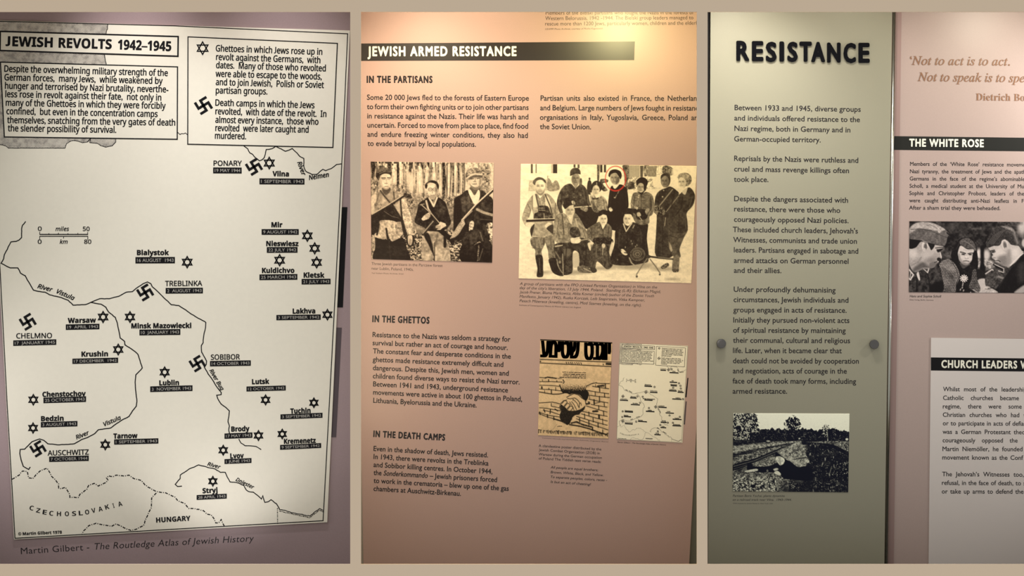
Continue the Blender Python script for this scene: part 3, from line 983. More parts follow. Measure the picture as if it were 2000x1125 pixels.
T('paragraph', 'gillink', lines(q2, [
    ('Despite the dangers associated with', 240, 423, 1073, 435),
    ('resistance, there were those who', 240, 498, 1016, 509),
    ('courageously opposed Nazi policies.', 239, 574, 1077, 584),
    ("These included church leaders, Jehovah's", 230, 649, 1145, 660),
    ('Witnesses, communists and trade union', 233, 724, 1138, 735),
    ('leaders. Partisans engaged in sabotage and', 238, 798, 1148, 808),
    ('armed attacks on German personnel', 238, 875, 1077, 882),
    ('and their allies.', 238, 948, 585, 950)], 38, K, **BD), gp, YA)
T('paragraph', 'gillink', lines(q3, [
    ('Under profoundly dehumanising', 237, 112, 982, 118),
    ('circumstances, Jewish individuals and', 236, 187, 1076, 192),
    ('groups engaged in acts of resistance.', 234, 262, 1063, 266),
    ('Initially they pursued non-violent acts', 234, 337, 1083, 340),
    ('of spiritual resistance by maintaining', 233, 411, 1056, 414),
    ('their communal, cultural and religious', 232, 485, 1088, 488),
    ('life. Later, when it became clear that', 232, 560, 1027, 562),
    ('death could not be avoided by cooperation', 232, 635, 1152, 638),
    ('and negotiation, acts of courage in the', 231, 709, 1064, 711),
    ('face of death took many forms, including', 229, 783, 1132, 786),
    ('armed resistance.', 229, 858, 627, 858)], 38, K, **BD), gp, YA)
v2 = Z(1420, 800, 0.17333)
T('caption', 'gillink', lines(v2, [
    ('Partisan Boris Yochai, plants dynamite', 65, 983, 650, 984),
    ('on a railroad track near Vilna.  1943-1944.', 63, 1027, 726, 1028)], 25, 0.17333, st='gilli'), gp, YA)
T('credit_line', 'gillink', text('YIVO Institute for Jewish Research, New York, USA', v2(65, 1062), v2(515, 1064), 2.0, 'gill'), gp, YA)


def bolt(px, py, ang):
    """stand-off bolt: a turned barrel with a domed, brushed cap"""
    prof = [(0.0150, 0.0), (0.0150, 0.004), (0.0186, 0.004), (0.0194, 0.005), (0.0194, 0.014), (0.0184, 0.0158), (0.012, 0.0164), (0.0, 0.0166)]
    c = P(px, py, YA - 0.008)
    seg = 40
    v, f = [], []
    for r, h in prof:
        for i in range(seg):
            t = 2 * math.pi * i / seg
            v.append((c[0] + r * math.cos(t), YA - 0.0001 - h, c[2] + r * math.sin(t)))
    for j in range(len(prof) - 1):
        for i in range(seg):
            k = (i + 1) % seg
            f.append((j * seg + i, (j + 1) * seg + i, (j + 1) * seg + k, j * seg + k))
    mb = MB()
    mb.add(v, f)
    return mb.build('standoff_bolt', M['steel'], gp, smooth=False)


bolt(1408.6, 671, 0)['label'] = 'round steel bolt head at the left edge of the panel'
bolt(1707.2, 672.5, 1)['label'] = 'round steel bolt head at the right edge of the panel'


# ------------------------------------------------------------------ printed pictures: tones laid down shape by shape on a fine grid
def _hash(ix, iy, seed):
    h = (ix.astype(np.int64) * 374761393 + iy.astype(np.int64) * 668265263 + seed * 974634777) & 0x7fffffff
    h = ((h ^ (h >> 13)) * 1274126177) & 0x7fffffff
    return ((h ^ (h >> 16)) & 0xffff) / 65535.0


def vnoise(X, Y, sx, sy=None, seed=0):
    sy = sy or sx
    x, y = X / sx, Y / sy
    ix, iy = np.floor(x), np.floor(y)
    fx, fy = x - ix, y - iy
    fx, fy = fx * fx * (3 - 2 * fx), fy * fy * (3 - 2 * fy)
    a, b = _hash(ix, iy, seed), _hash(ix + 1, iy, seed)
    c, d = _hash(ix, iy + 1, seed), _hash(ix + 1, iy + 1, seed)
    return (a * (1 - fx) + b * fx) * (1 - fy) + (c * (1 - fx) + d * fx) * fy


def spline(pts, k=5):
    n = len(pts)
    out = []
    for i in range(n):
        p0, p1, p2, p3 = (np.array(pts[(i + j) % n], float) for j in (-1, 0, 1, 2))
        for t in np.arange(k) / k:
            out.append(tuple(0.5 * ((2 * p1) + (p2 - p0) * t + (2 * p0 - 5 * p1 + 4 * p2 - p3) * t * t + (3 * p1 - p0 - 3 * p2 + p3) * t ** 3)))
    return out


class Pic:
    """a picture surface; all shapes are given in the enlarged-view coordinates (ox, oy, k)"""
    def __init__(s, corners, ox, oy, k, base, step=0.8):
        s.c, s.k = corners, k
        w = math.hypot(corners[1][0] - corners[0][0], corners[1][1] - corners[0][1])
        h = math.hypot(corners[3][0] - corners[0][0], corners[3][1] - corners[0][1])
        s.nx, s.ny = int(w / step) + 1, int(h / step) + 1
        U, V = np.meshgrid(np.linspace(0, 1, s.nx), np.linspace(0, 1, s.ny))
        f = bil(corners)
        s.PX, s.PY = f(U, V)
        s.X, s.Y = (s.PX - ox) / k, (s.PY - oy) / k
        s.soft = 0.75 / k
        s.T = np.full(s.X.shape, float(base))
        s.R = np.zeros(s.X.shape)

    def _box(s, x0, x1, y0, y1):
        m = (s.X > x0) & (s.X < x1) & (s.Y > y0) & (s.Y < y1)
        r = np.where(m.any(1))[0]
        c = np.where(m.any(0))[0]
        if not len(r) or not len(c):
            return None
        return slice(r[0], r[-1] + 1), slice(c[0], c[-1] + 1)

    def _lay(s, sl, a, val, alpha, noise, ns, seed):
        a = a * alpha
        v = val
        if noise:
            v = val + noise * (vnoise(s.X[sl], s.Y[sl], ns, None, seed) + vnoise(s.X[sl], s.Y[sl], ns * 0.4, None, seed + 9) - 1)
        s.T[sl] = s.T[sl] * (1 - a) + v * a

    def _dist(s, sl, pts, closed):
        X, Y = s.X[sl], s.Y[sl]
        d = np.full(X.shape, 1e9)
        ins = np.zeros(X.shape, bool)
        n = len(pts)
        for i in range(n if closed else n - 1):
            (x0, y0), (x1, y1) = pts[i], pts[(i + 1) % n]
            dx, dy = x1 - x0, y1 - y0
            t = np.clip(((X - x0) * dx + (Y - y0) * dy) / (dx * dx + dy * dy + 1e-9), 0, 1)
            d = np.minimum(d, (X - x0 - t * dx) ** 2 + (Y - y0 - t * dy) ** 2)
            if closed and y0 != y1:
                c = ((y0 > Y) != (y1 > Y)) & (X < (x1 - x0) * (Y - y0) / (y1 - y0) + x0)
                ins ^= c
        d = np.sqrt(d)
        return np.where(ins, -d, d) if closed else d

    def poly(s, pts, val, soft=None, sm=True, alpha=1.0, noise=0.0, ns=40, seed=1, tex=None):
        if sm and len(pts) > 3:
            pts = spline(pts, 4)
        so = soft or s.soft
        xs, ys = [p[0] for p in pts], [p[1] for p in pts]
        sl = s._box(min(xs) - so, max(xs) + so, min(ys) - so, max(ys) + so)
        if sl is None:
            return
        d = s._dist(sl, pts, True)
        a = np.clip(0.5 - d / (2 * so), 0, 1)
        a = a * a * (3 - 2 * a)
        if tex is not None:
            val = tex(s.X[sl], s.Y[sl])
        s._lay(sl, a, val, alpha, noise, ns, seed)

    def ell(s, cx, cy, rx, ry, val, ang=0.0, soft=None, alpha=1.0, noise=0.0, ns=40, seed=1):
        so = soft or s.soft
        r = max(rx, ry) + so
        sl = s._box(cx - r, cx + r, cy - r, cy + r)
        if sl is None:
            return
        x, y = s.X[sl] - cx, s.Y[sl] - cy
        ca, sa = math.cos(ang), math.sin(ang)
        x, y = x * ca + y * sa, -x * sa + y * ca
        q = np.sqrt((x / rx) ** 2 + (y / ry) ** 2)
        d = (q - 1) * min(rx, ry)
        a = np.clip(0.5 - d / (2 * so), 0, 1)
        a = a * a * (3 - 2 * a)
        s._lay(sl, a, val, alpha, noise, ns, seed)

    def line(s, pts, w, val, soft=None, alpha=1.0, noise=0.0, ns=20, seed=1):
        so = soft or s.soft
        xs, ys = [p[0] for p in pts], [p[1] for p in pts]
        r = w + so
        sl = s._box(min(xs) - r, max(xs) + r, min(ys) - r, max(ys) + r)
        if sl is None:
            return
        d = s._dist(sl, pts, False) - w / 2
        a = np.clip(0.5 - d / (2 * so), 0, 1)
        s._lay(sl, a, val, alpha, noise, ns, seed)

    def ring(s, cx, cy, rx, ry, w, val):
        pts = [(cx + rx * math.cos(t), cy + ry * math.sin(t)) for t in np.linspace(0, 2 * math.pi, 60)]
        s.line(pts, w, val)

    def red(s, cx, cy, rx, ry, w):
        q = np.abs(np.sqrt(((s.X - cx) / rx) ** 2 + ((s.Y - cy) / ry) ** 2) - 1) * min(rx, ry)
        s.R = np.maximum(s.R, np.clip(1.2 - q / w, 0, 0.85))

    def grain(s, amp, ns, seed=5):
        s.T += amp * (vnoise(s.X, s.Y, ns, None, seed) - 0.5)

    def build(s, name, y, dark, light, parent=None, depth=None, contrast=1.0):
        T = np.clip((s.T - 0.5) * contrast + 0.5, 0, 1)[..., None]
        dk, lt = np.array(dark), np.array(light)
        lin = T ** 1.9
        C = dk * (1 - lin) + lt * lin
        C = C * (1 - s.R[..., None]) + np.array(srgb(190, 58, 44)[:3]) * s.R[..., None]
        ny, nx = s.T.shape
        kk = S * (D + y) / D
        co = np.empty((ny * nx, 3))
        co[:, 0] = ((s.PX - 1000) * kk).ravel()
        co[:, 1] = y
        co[:, 2] = (ZC + (562.5 - s.PY) * kk).ravel()
        idx = np.arange(ny * nx).reshape(ny, nx)
        q = np.stack([idx[:-1, :-1], idx[1:, :-1], idx[1:, 1:], idx[:-1, 1:]], -1).reshape(-1, 4)
        # rim of the sheet
        rim = np.concatenate([idx[0, :-1], idx[:-1, -1], idx[-1, :0:-1], idx[:0:-1, 0]])
        nb = len(co)
        rc = co[rim].copy()
        rc[:, 1] = depth if depth else y + 0.001
        j = np.arange(len(rim))
        jn = (j + 1) % len(rim)
        side = np.stack([rim[j], rim[jn], nb + jn, nb + j], -1)
        co = np.concatenate([co, rc])
        q = np.concatenate([q, side])
        col = np.ones((len(co), 4), np.float32)
        col[:nb, :3] = C.reshape(-1, 3)
        col[nb:, :3] = lt * 0.8
        me = bpy.data.meshes.new(name)
        me.vertices.add(len(co))
        me.vertices.foreach_set('co', co.ravel())
        me.loops.add(len(q) * 4)
        me.loops.foreach_set('vertex_index', q.ravel().astype(np.int32))
        me.polygons.add(len(q))
        me.polygons.foreach_set('loop_start', (np.arange(len(q)) * 4).astype(np.int32))
        at = me.color_attributes.new('tone', 'FLOAT_COLOR', 'POINT')
        at.data.foreach_set('color', col.ravel())
        me.materials.append(M['print'])
        me.update(calc_edges=True)
        me.validate()
        return link(bpy.data.objects.new(name, me), parent)


def three_partisans():
    c = Pic([(724, 315.6), (964.4, 318.4), (961, 513), (725.4, 506)], 700, 300, 0.2, 0.74)
    X, Y = c.X, c.Y
    # forest: pale and dark trunks, dark foliage at the head, grass and leaf litter below
    up = np.clip((470 - Y) / 60, 0, 1)
    tr = vnoise(X, Y, 17, 260, 3) * 0.6 + vnoise(X, Y, 9, 90, 4) * 0.4
    fol = vnoise(X, Y, 16, 18, 6)
    top = np.clip((200 - Y) / 110, 0, 1) * np.clip(0.35 + 0.65 * (X < 760), 0, 1)
    forest = 0.80 - 0.75 * np.clip(0.56 - tr, 0, 1) * 1.8 - 0.55 * top * (fol > 0.5) - 0.10 * (fol - 0.5)
    grass = 0.50 + 0.28 * (vnoise(X, Y, 11, 14, 8) - 0.5) + 0.2 * (vnoise(X, Y, 40, 40, 9) - 0.5)
    litter = 0.40 + 1.0 * (vnoise(X, Y, 14, 11, 10) - 0.5) + 0.6 * (vnoise(X, Y, 7, 6, 11) - 0.5)
    low = np.clip((Y - 700) / 80, 0, 1)
    c.T = forest * up + (grass * (1 - low) + litter * low) * (1 - up)
    for x, w, y0, y1, v in ((140, 26, 78, 230, .12), (176, 10, 78, 220, .25), (230, 16, 80, 150, .35), (305, 30, 80, 300, .2), (384, 22, 80, 330, .12), (440, 12, 80, 300, .45), (505, 26, 80, 170, .2),
                            (560, 12, 80, 380, .4), (640, 16, 90, 300, .45), (706, 12, 90, 270, .4), (778, 12, 90, 250, .45), (832, 28, 88, 440, .14), (924, 18, 90, 410, .3), (975, 22, 90, 380, .3), (1018, 12, 90, 390, .35), (1262, 14, 90, 380, .55)):
        c.line([(x, y0), (x + 4, (y0 + y1) / 2), (x, y1)], w, v, noise=0.4, ns=14, seed=int(x))
    for x, y0, y1 in ((262, 190, 120), (345, 120, 300), (415, 90, 330), (475, 110, 330), (600, 100, 400), (668, 100, 260), (740, 100, 250), (800, 110, 380), (880, 110, 420), (945, 120, 410), (1245, 180, 300), (1295, 110, 330)):
        c.line([(x, y0), (x, y1)], 14, 0.9, alpha=0.75, noise=0.2, ns=20, seed=int(x))
    for x, y, rx, ry in ((150, 300, 50, 80), (400, 340, 75, 45), (505, 470, 48, 80), (480, 400, 60, 30), (1245, 270, 48, 90), (1240, 170, 50, 60), (155, 950, 30, 90), (700, 430, 130, 50), (900, 460, 70, 50)):
        c.ell(x, y, rx, ry, 0.42, soft=30, alpha=0.75, noise=0.75, ns=13, seed=int(x))
    # left man
    c.poly([(120, 425), (180, 388), (235, 352), (265, 405), (310, 358), (380, 378), (440, 405), (470, 470), (430, 560), (430, 700), (405, 812), (330, 856), (278, 780), (265, 835), (160, 800), (150, 640), (122, 640)], .60, noise=.22, ns=50)
    c.poly([(395, 400), (450, 418), (485, 520), (520, 640), (536, 740), (532, 795), (482, 798), (452, 700), (428, 590), (402, 480)], .72, noise=.3, ns=24, seed=4)
    c.poly([(122, 430), (175, 400), (165, 500), (150, 590), (122, 600)], .76, noise=.15)
    c.poly([(128, 605), (240, 535), (330, 500), (352, 560), (410, 640), (372, 668), (228, 650), (200, 690), (195, 790), (150, 790), (128, 790)], .09, noise=.12, ns=25)
    c.poly([(225, 655), (365, 665), (368, 740), (345, 830), (318, 850), (276, 762), (222, 830), (160, 806), (165, 780), (215, 745)], .74, noise=.32, ns=30, seed=7)
    c.line([(272, 735), (290, 850)], 20, .12)
    c.poly([(360, 690), (412, 690), (425, 790), (380, 820)], .58, noise=.4, ns=22)
    c.line([(215, 362), (250, 410), (305, 475)], 15, .22)
    c.line([(200, 392), (172, 500)], 11, .36)
    c.line([(343, 375), (352, 450), (352, 490)], 15, .28)
    c.poly([(160, 480), (225, 490), (222, 540), (165, 545)], .5, noise=.3, ns=20)
    c.poly([(150, 820), (220, 835), (275, 845), (330, 858), (415, 822), (450, 850), (475, 930), (492, 1060), (160, 1050), (165, 900)], .08, noise=.1, ns=60)
    c.line([(300, 860), (312, 1040)], 8, .16)
    c.poly([(130, 800), (160, 820), (160, 940), (130, 930)], .55, noise=.3, ns=25)
    c.line([(200, 690), (182, 790)], 18, .10)
    # his gun, sling and magazine
    c.line([(130, 606), (300, 505), (450, 405)], 30, .12)
    c.line([(132, 592), (300, 494), (445, 398)], 10, .78)
    c.poly([(445, 385), (500, 398), (525, 425), (505, 440), (450, 425)], .18, noise=.3, ns=12)
    c.line([(240, 565), (320, 625), (405, 648)], 34, .09)
    c.line([(250, 562), (325, 612), (400, 632)], 5, .4)
    c.line([(325, 495), (385, 590), (425, 660), (455, 800)], 24, .13)
    c.line([(410, 450), (425, 640), (470, 790)], 16, .14)
    c.poly([(470, 800), (545, 805), (540, 880), (515, 912), (480, 900)], .12, soft=8)
    c.poly([(486, 802), (522, 800), (528, 850), (515, 892), (492, 888), (482, 840)], .76, noise=.1)
    c.line([(505, 835), (502, 888)], 6, .3)
    c.line([(518, 840), (516, 880)], 4, .4)
    # his head
    c.ell(196, 258, 10, 22, .6)
    c.poly([(235, 330), (305, 328), (312, 368), (268, 405), (236, 370)], .3, noise=.1)
    c.poly([(200, 226), (216, 214), (270, 190), (318, 205), (323, 250), (316, 300), (300, 335), (270, 346), (238, 332), (214, 292)], .84, noise=.08, ns=30)
    c.poly([(200, 226), (226, 222), (224, 262), (232, 300), (240, 330), (214, 292)], .66, soft=10)
    c.poly([(298, 340), (270, 352), (238, 334), (240, 322), (270, 336), (304, 322)], .62, soft=8)
    c.line([(230, 238), (262, 238)], 10, .2); c.line([(284, 236), (310, 238)], 9, .22)
    c.line([(234, 252), (260, 252)], 5, .4); c.line([(286, 250), (308, 252)], 5, .4)
    c.line([(272, 246), (276, 286)], 5, .55); c.line([(258, 292), (282, 292)], 6, .4)
    c.line([(256, 322), (290, 320)], 6, .35)
    c.poly([(168, 215), (178, 172), (215, 142), (270, 140), (318, 165), (326, 205), (318, 245), (312, 210), (262, 196), (216, 216), (200, 262), (184, 246)], .16, noise=.2, ns=25)
    c.poly([(176, 190), (184, 160), (220, 138), (272, 136), (316, 158), (322, 176), (260, 168), (210, 184)], .3, noise=.2, ns=20)
    c.line([(190, 208), (235, 186), (322, 186)], 12, .1)
    c.line([(205, 196), (250, 178), (315, 180)], 5, .55, alpha=.8)
    c.line([(200, 160), (250, 150), (300, 165)], 10, .34, alpha=.8)
    # middle man
    c.poly([(588, 492), (640, 455), (690, 425), (728, 505), (762, 425), (840, 468), (872, 540), (890, 610), (906, 675), (880, 712), (855, 740), (780, 765), (690, 760), (630, 715), (565, 685), (550, 650), (574, 560)], .10, noise=.14, ns=40)
    c.poly([(760, 520), (830, 500), (860, 570), (820, 640), (770, 620)], .2, soft=25, alpha=.8, noise=.15)
    c.line([(690, 432), (735, 515), (768, 430)], 15, .86)
    c.line([(662, 462), (682, 540), (712, 590)], 18, .74)
    c.poly([(560, 710), (620, 715), (645, 760), (625, 800), (585, 790)], .46, soft=8, noise=.2)
    c.poly([(650, 765), (720, 758), (800, 770), (855, 830), (890, 930), (885, 1060), (755, 1062), (740, 960), (722, 1050), (628, 1045), (614, 940), (622, 840)], .62, noise=.3, ns=45, seed=3)
    c.poly([(640, 800), (680, 775), (715, 860), (740, 1000), (712, 950), (680, 880)], .1, soft=6)
    c.line([(745, 870), (742, 1060)], 9, .16); c.line([(860, 950), (820, 1050)], 10, .8, soft=10)
    c.line([(770, 800), (755, 900)], 14, .35, soft=10)
    c.line([(610, 492), (720, 602), (800, 690)], 20, .12)
    c.line([(614, 498), (720, 594), (796, 682)], 8, .72)
    c.line([(640, 492), (604, 500)], 8, .55)
    c.line([(790, 738), (910, 842)], 48, .07); c.line([(845, 820), (845, 905)], 28, .1)
    c.line([(740, 655), (632, 788)], 28, .14); c.line([(730, 660), (628, 780)], 9, .62)
    c.poly([(612, 640), (640, 606), (688, 574), (704, 586), (700, 616), (688, 634), (650, 650), (622, 658)], .78, sm=False, noise=.12, ns=16)
    c.line([(606, 640), (626, 662)], 14, .12)
    for i in range(3):
        c.line([(655 + i * 8, 604 + i * 13), (702 + i * 2, 588 + i * 14)], 4, .3)
    c.poly([(754, 708), (786, 690), (800, 664), (850, 682), (858, 706), (820, 728), (800, 744), (766, 746), (778, 730), (756, 726)], .82, sm=False, noise=.1, ns=16)
    for i in range(3):
        c.line([(756 + i * 6, 714 + i * 11), (800, 706 + i * 12)], 4, .3)
    c.poly([(660, 310), (690, 270), (742, 262), (778, 300), (775, 370), (752, 424), (718, 436), (688, 410), (668, 362)], .84, noise=.07)
    c.poly([(752, 300), (778, 310), (774, 372), (748, 428), (728, 432), (750, 390)], .5, soft=12)
    c.poly([(652, 335), (652, 300), (680, 275), (720, 260), (765, 274), (787, 312), (780, 350), (768, 330), (756, 300), (715, 286), (682, 300), (668, 340)], .12, noise=.12, ns=14)
    c.poly([(672, 300), (690, 285), (720, 287), (740, 300), (690, 310)], .8, soft=8)
    c.ring(702, 350, 18, 15, 5, .32); c.ring(746, 350, 18, 15, 5, .32); c.line([(720, 346), (728, 346)], 4, .3)
    c.line([(692, 350), (710, 350)], 6, .45); c.line([(738, 350), (754, 350)], 6, .4)
    c.line([(724, 362), (722, 386)], 6, .5); c.line([(706, 408), (740, 406)], 6, .32); c.poly([(690, 412), (752, 418), (740, 448), (700, 444)], .58, soft=8)
    # right man
    c.poly([(948, 432), (1000, 402), (1075, 358), (1130, 500), (1190, 358), (1262, 402), (1318, 470), (1318, 720), (1262, 700), (1275, 880), (1238, 892), (1180, 860), (1110, 902), (1010, 892), (1000, 760), (932, 770), (934, 650), (940, 520)], .15, noise=.16, ns=45)
    c.poly([(1000, 440), (1060, 420), (1100, 480), (1080, 560), (1010, 560)], .24, soft=25, noise=.15)
    c.poly([(938, 450), (1000, 470), (1010, 640), (985, 770), (932, 770)], .09, soft=8)
    c.line([(1075, 410), (1085, 475), (1135, 500)], 7, .36); c.line([(1190, 640), (1300, 650)], 5, .32)
    c.line([(1190, 770), (1215, 850), (1245, 885)], 8, .42); c.line([(1040, 820), (1090, 800), (1110, 870)], 18, .28, soft=16)
    c.poly([(1010, 892), (1110, 900), (1180, 870), (1290, 860), (1312, 1070), (1010, 1060)], .09, noise=.12, ns=50)
    c.line([(1175, 900), (1165, 1050)], 14, .3, noise=.5, ns=20); c.line([(1215, 930), (1180, 1040)], 8, .35)
    c.poly([(1250, 690), (1318, 690), (1312, 860), (1280, 800)], .62, noise=.9, ns=22)
    c.poly([(1098, 320), (1186, 312), (1186, 372), (1140, 420), (1088, 378)], .3, noise=.1)
    c.poly([(1072, 362), (1094, 352), (1135, 408), (1172, 352), (1188, 400), (1172, 470), (1150, 498), (1132, 492), (1096, 430)], .9, noise=.06)
    c.poly([(1074, 240), (1130, 215), (1205, 222), (1210, 280), (1188, 326), (1150, 352), (1112, 334), (1086, 294)], .78, noise=.08)
    c.poly([(1078, 235), (1130, 210), (1206, 212), (1206, 238), (1140, 234), (1080, 256)], .2, soft=12, alpha=.85)
    c.line([(1100, 248), (1124, 246)], 7, .16); c.line([(1158, 244), (1186, 242)], 7, .16)
    c.poly([(1086, 296), (1112, 318), (1150, 330), (1190, 310), (1184, 330), (1150, 354), (1110, 336)], .42, soft=8)
    c.line([(1142, 240), (1138, 272)], 8, .5); c.line([(1122, 274), (1146, 274)], 6, .35); c.line([(1116, 298), (1154, 296)], 7, .3); c.poly([(1182, 250), (1204, 250), (1196, 300), (1178, 310)], .5, soft=10)
    c.ell(1062, 258, 10, 20, .5); c.ell(1212, 246, 7, 20, .5)
    c.poly([(1044, 218), (1058, 170), (1105, 140), (1160, 142), (1204, 178), (1210, 206), (1140, 192), (1090, 212), (1062, 242)], .48, noise=.4, ns=22)
    c.line([(1062, 238), (1092, 214), (1140, 196), (1205, 206)], 12, .8); c.line([(1150, 140), (1158, 190)], 5, .3)
    c.line([(1316, 352), (1160, 500), (1030, 650)], 30, .13)
    c.line([(1312, 346), (1150, 494), (1010, 650)], 12, .86)
    c.line([(1140, 560), (1030, 672)], 40, .12); c.line([(1110, 560), (1030, 640)], 8, .66)
    c.poly([(1000, 662), (1042, 690), (975, 790), (898, 834), (918, 790)], .62, noise=.2, ns=25)
    c.poly([(1042, 690), (1050, 760), (1000, 850), (900, 834), (970, 800)], .1, soft=5)
    c.line([(1150, 545), (1230, 585), (1318, 608)], 42, .16); c.line([(1160, 545), (1235, 580), (1318, 602)], 26, .58, noise=.15)
    c.poly([(1085, 680), (1110, 655), (1130, 680), (1115, 740), (1095, 745), (1080, 752)], .74, noise=.5, ns=12)
    c.poly([(1012, 640), (1036, 660), (1020, 700), (1000, 690)], .66, noise=.3, ns=12)
    c.grain(.10, 7)
    o = c.build('photograph', Y1 - 0.0015, (.016, .009, .006), (.90, .72, .54), depth=Y1 - 0.0001, contrast=1.1)
    tag(o, 'black and white photograph of three armed men standing in a forest', 'photograph')


def group_of_partisans():
    c = Pic([(1017.3, 320), (1361, 324), (1350.4, 553.3), (1013, 544)], 1000, 300, 0.13333, 0.88)
    c.T += 0.10 * (vnoise(c.X, c.Y, 60, 30, 2) - 0.5) + 0.06 * (vnoise(c.X, c.Y, 22, 14, 3) - 0.5)
    # square and houses behind
    c.poly([(110, 540), (700, 480), (1400, 560), (2700, 480), (2710, 560), (110, 600)], .83, soft=40)
    c.poly([(250, 390), (515, 380), (515, 540), (240, 550)], .68, sm=False, noise=.12)
    c.line([(523, 330), (523, 530)], 8, .4)
    c.poly([(526, 370), (560, 380), (590, 430), (640, 390), (680, 430), (690, 530), (526, 540)], .5, noise=.15)
    for x0, x1, y1, v in ((275, 305, 288, .3), (345, 362, 285, .4), (600, 662, 288, .18), (575, 598, 285, .66), (902, 930, 205, .25), (960, 990, 215, .3), (1290, 1325, 275, .2), (1345, 1378, 275, .22)):
        c.poly([(x0, 150), (x1, 150), (x1, y1), (x0, y1)], v, sm=False)
    c.poly([(1244, 155), (1286, 155), (1276, 400), (1248, 400)], .3, sm=False, noise=.2)
    c.poly([(1290, 380), (1400, 380), (1400, 420), (1330, 440), (1400, 535), (1320, 540)], .35, noise=.3, ns=25)
    c.poly([(1715, 175), (1870, 175), (1870, 350), (1715, 350)], .7, sm=False)
    for x in range(1720, 1875, 18):
        c.line([(x, 175), (x, 345)], 6, .42)
    c.poly([(1620, 175), (1712, 175), (1702, 510), (1660, 505), (1640, 300)], .32, noise=.25, ns=30)
    c.poly([(1876, 178), (1925, 178), (1915, 360), (1880, 360)], .3, sm=False)
    c.poly([(1930, 180), (2010, 180), (2000, 300), (1940, 330)], .5, noise=.35, ns=25)
    c.poly([(1990, 180), (2130, 180), (2120, 340), (1990, 335)], .55, sm=False, noise=.2, ns=14)
    for x in range(1995, 2130, 16):
        c.line([(x, 190), (x, 330)], 5, .38)
    c.poly([(2130, 180), (2225, 180), (2190, 330), (2120, 350)], .8, noise=.3, ns=16)
    c.poly([(2215, 185), (2290, 178), (2370, 230), (2370, 310), (2240, 320), (2200, 260)], .38, noise=.4, ns=18)
    c.poly([(1715, 360), (1860, 350), (2060, 370), (2190, 470), (2210, 500), (1900, 520), (1700, 520)], .7, soft=20, noise=.6, ns=24)
    c.poly([(1715, 420), (1780, 420), (1790, 510), (1700, 515)], .28, noise=.2)
    c.poly([(2080, 350), (2270, 330), (2270, 480), (2080, 490)], .86, soft=14)
    c.poly([(2370, 180), (2710, 180), (2710, 500), (2400, 480)], .9, soft=30, noise=.06)
    # shadows on the ground
    for x, y, rx, ry in ((460, 1740, 110, 22), (920, 1740, 230, 34), (1330, 1680, 160, 26), (1760, 1640, 330, 60), (2250, 1690, 190, 30), (2350, 1840, 90, 14)):
        c.ell(x, y, rx, ry, .55, soft=26, alpha=.8)

    def face(cx, cy, rx, ry, v, tilt=0.0, dark=.28, look=0, beard=None):
        c.ell(cx, cy, rx, ry, v, tilt, noise=.06)
        c.ell(cx - rx * .55 * (1 if look >= 0 else -1), cy + ry * .1, rx * .45, ry * .8, v - .16, tilt, soft=14, alpha=.7)
        ex, ey = rx * .38, -ry * .12
        for s_ in (-1, 1):
            c.line([(cx + s_ * ex - rx * .2 + look * 8, cy + ey), (cx + s_ * ex + rx * .2 + look * 8, cy + ey)], ry * .09, dark)
            c.line([(cx + s_ * ex - rx * .22 + look * 8, cy + ey - ry * .16), (cx + s_ * ex + rx * .22 + look * 8, cy + ey - ry * .16)], ry * .06, dark + .06)
        c.line([(cx + look * 10, cy - ry * .05), (cx + look * 14, cy + ry * .28)], rx * .1, v - .25)
        c.line([(cx - rx * .2 + look * 12, cy + ry * .32), (cx + rx * .2 + look * 12, cy + ry * .32)], ry * .05, v - .3)
        c.line([(cx - rx * .3 + look * 8, cy + ry * .55), (cx + rx * .3 + look * 8, cy + ry * .55)], ry * .07, dark)
        if beard:
            c.ell(cx, cy + ry * .66, rx * .75, ry * .36, beard, soft=16, alpha=.7)

    # distant figure
    c.ell(1136, 370, 14, 20, .2); c.poly([(1115, 400), (1155, 400), (1170, 480), (1165, 590), (1105, 590), (1098, 500)], .2)
    # standing man in cap and dark tunic
    c.poly([(770, 468), (860, 440), (930, 500), (1000, 450), (1060, 478), (1108, 560), (1140, 700), (1170, 800), (1180, 1050), (1080, 1100), (950, 940), (905, 880), (900, 720), (770, 700), (730, 770), (745, 870), (702, 872), (656, 720), (700, 560)], .24, noise=.14, ns=50)
    c.poly([(930, 790), (1180, 810), (1190, 1060), (1080, 1100), (960, 930)], .14, noise=.08)
    for x, y in ((815, 612), (1010, 612), (908, 640), (905, 590)):
        c.ell(x, y, 9, 9, .62)
    c.line([(790, 600), (880, 640)], 6, .14); c.line([(960, 640), (1050, 600)], 6, .14); c.line([(850, 460), (920, 580), (990, 470)], 7, .13)
    c.line([(1035, 520), (1080, 700)], 16, .34, alpha=.7)
    c.poly([(890, 440), (980, 440), (930, 520)], .52)
    face(935, 372, 62, 86, .52, dark=.2)
    c.poly([(995, 370), (1025, 375), (1020, 470), (985, 460)], .28, noise=.2)
    c.poly([(850, 325), (856, 250), (900, 212), (965, 212), (1000, 255), (1000, 300), (940, 284), (870, 316)], .24, noise=.1)
    c.line([(862, 318), (935, 286), (1000, 298)], 12, .14)
    c.line([(918, 788), (1162, 770)], 15, .8); c.line([(918, 800), (1160, 784)], 6, .2)
    c.poly([(1000, 800), (1050, 770), (1110, 800), (1090, 850), (1030, 830)], .5, noise=.2, ns=18)
    # left standing man
    c.poly([(300, 612), (370, 590), (412, 655), (480, 582), (560, 612), (640, 722), (692, 850), (735, 930), (640, 965), (600, 1000), (606, 1215), (300, 1228), (312, 1070), (205, 1062), (150, 962), (155, 895), (222, 720)], .58, noise=.16, ns=50)
    c.poly([(305, 622), (345, 600), (372, 768), (298, 770)], .82, soft=8); c.poly([(490, 640), (535, 640), (578, 780), (500, 790)], .8, soft=8)
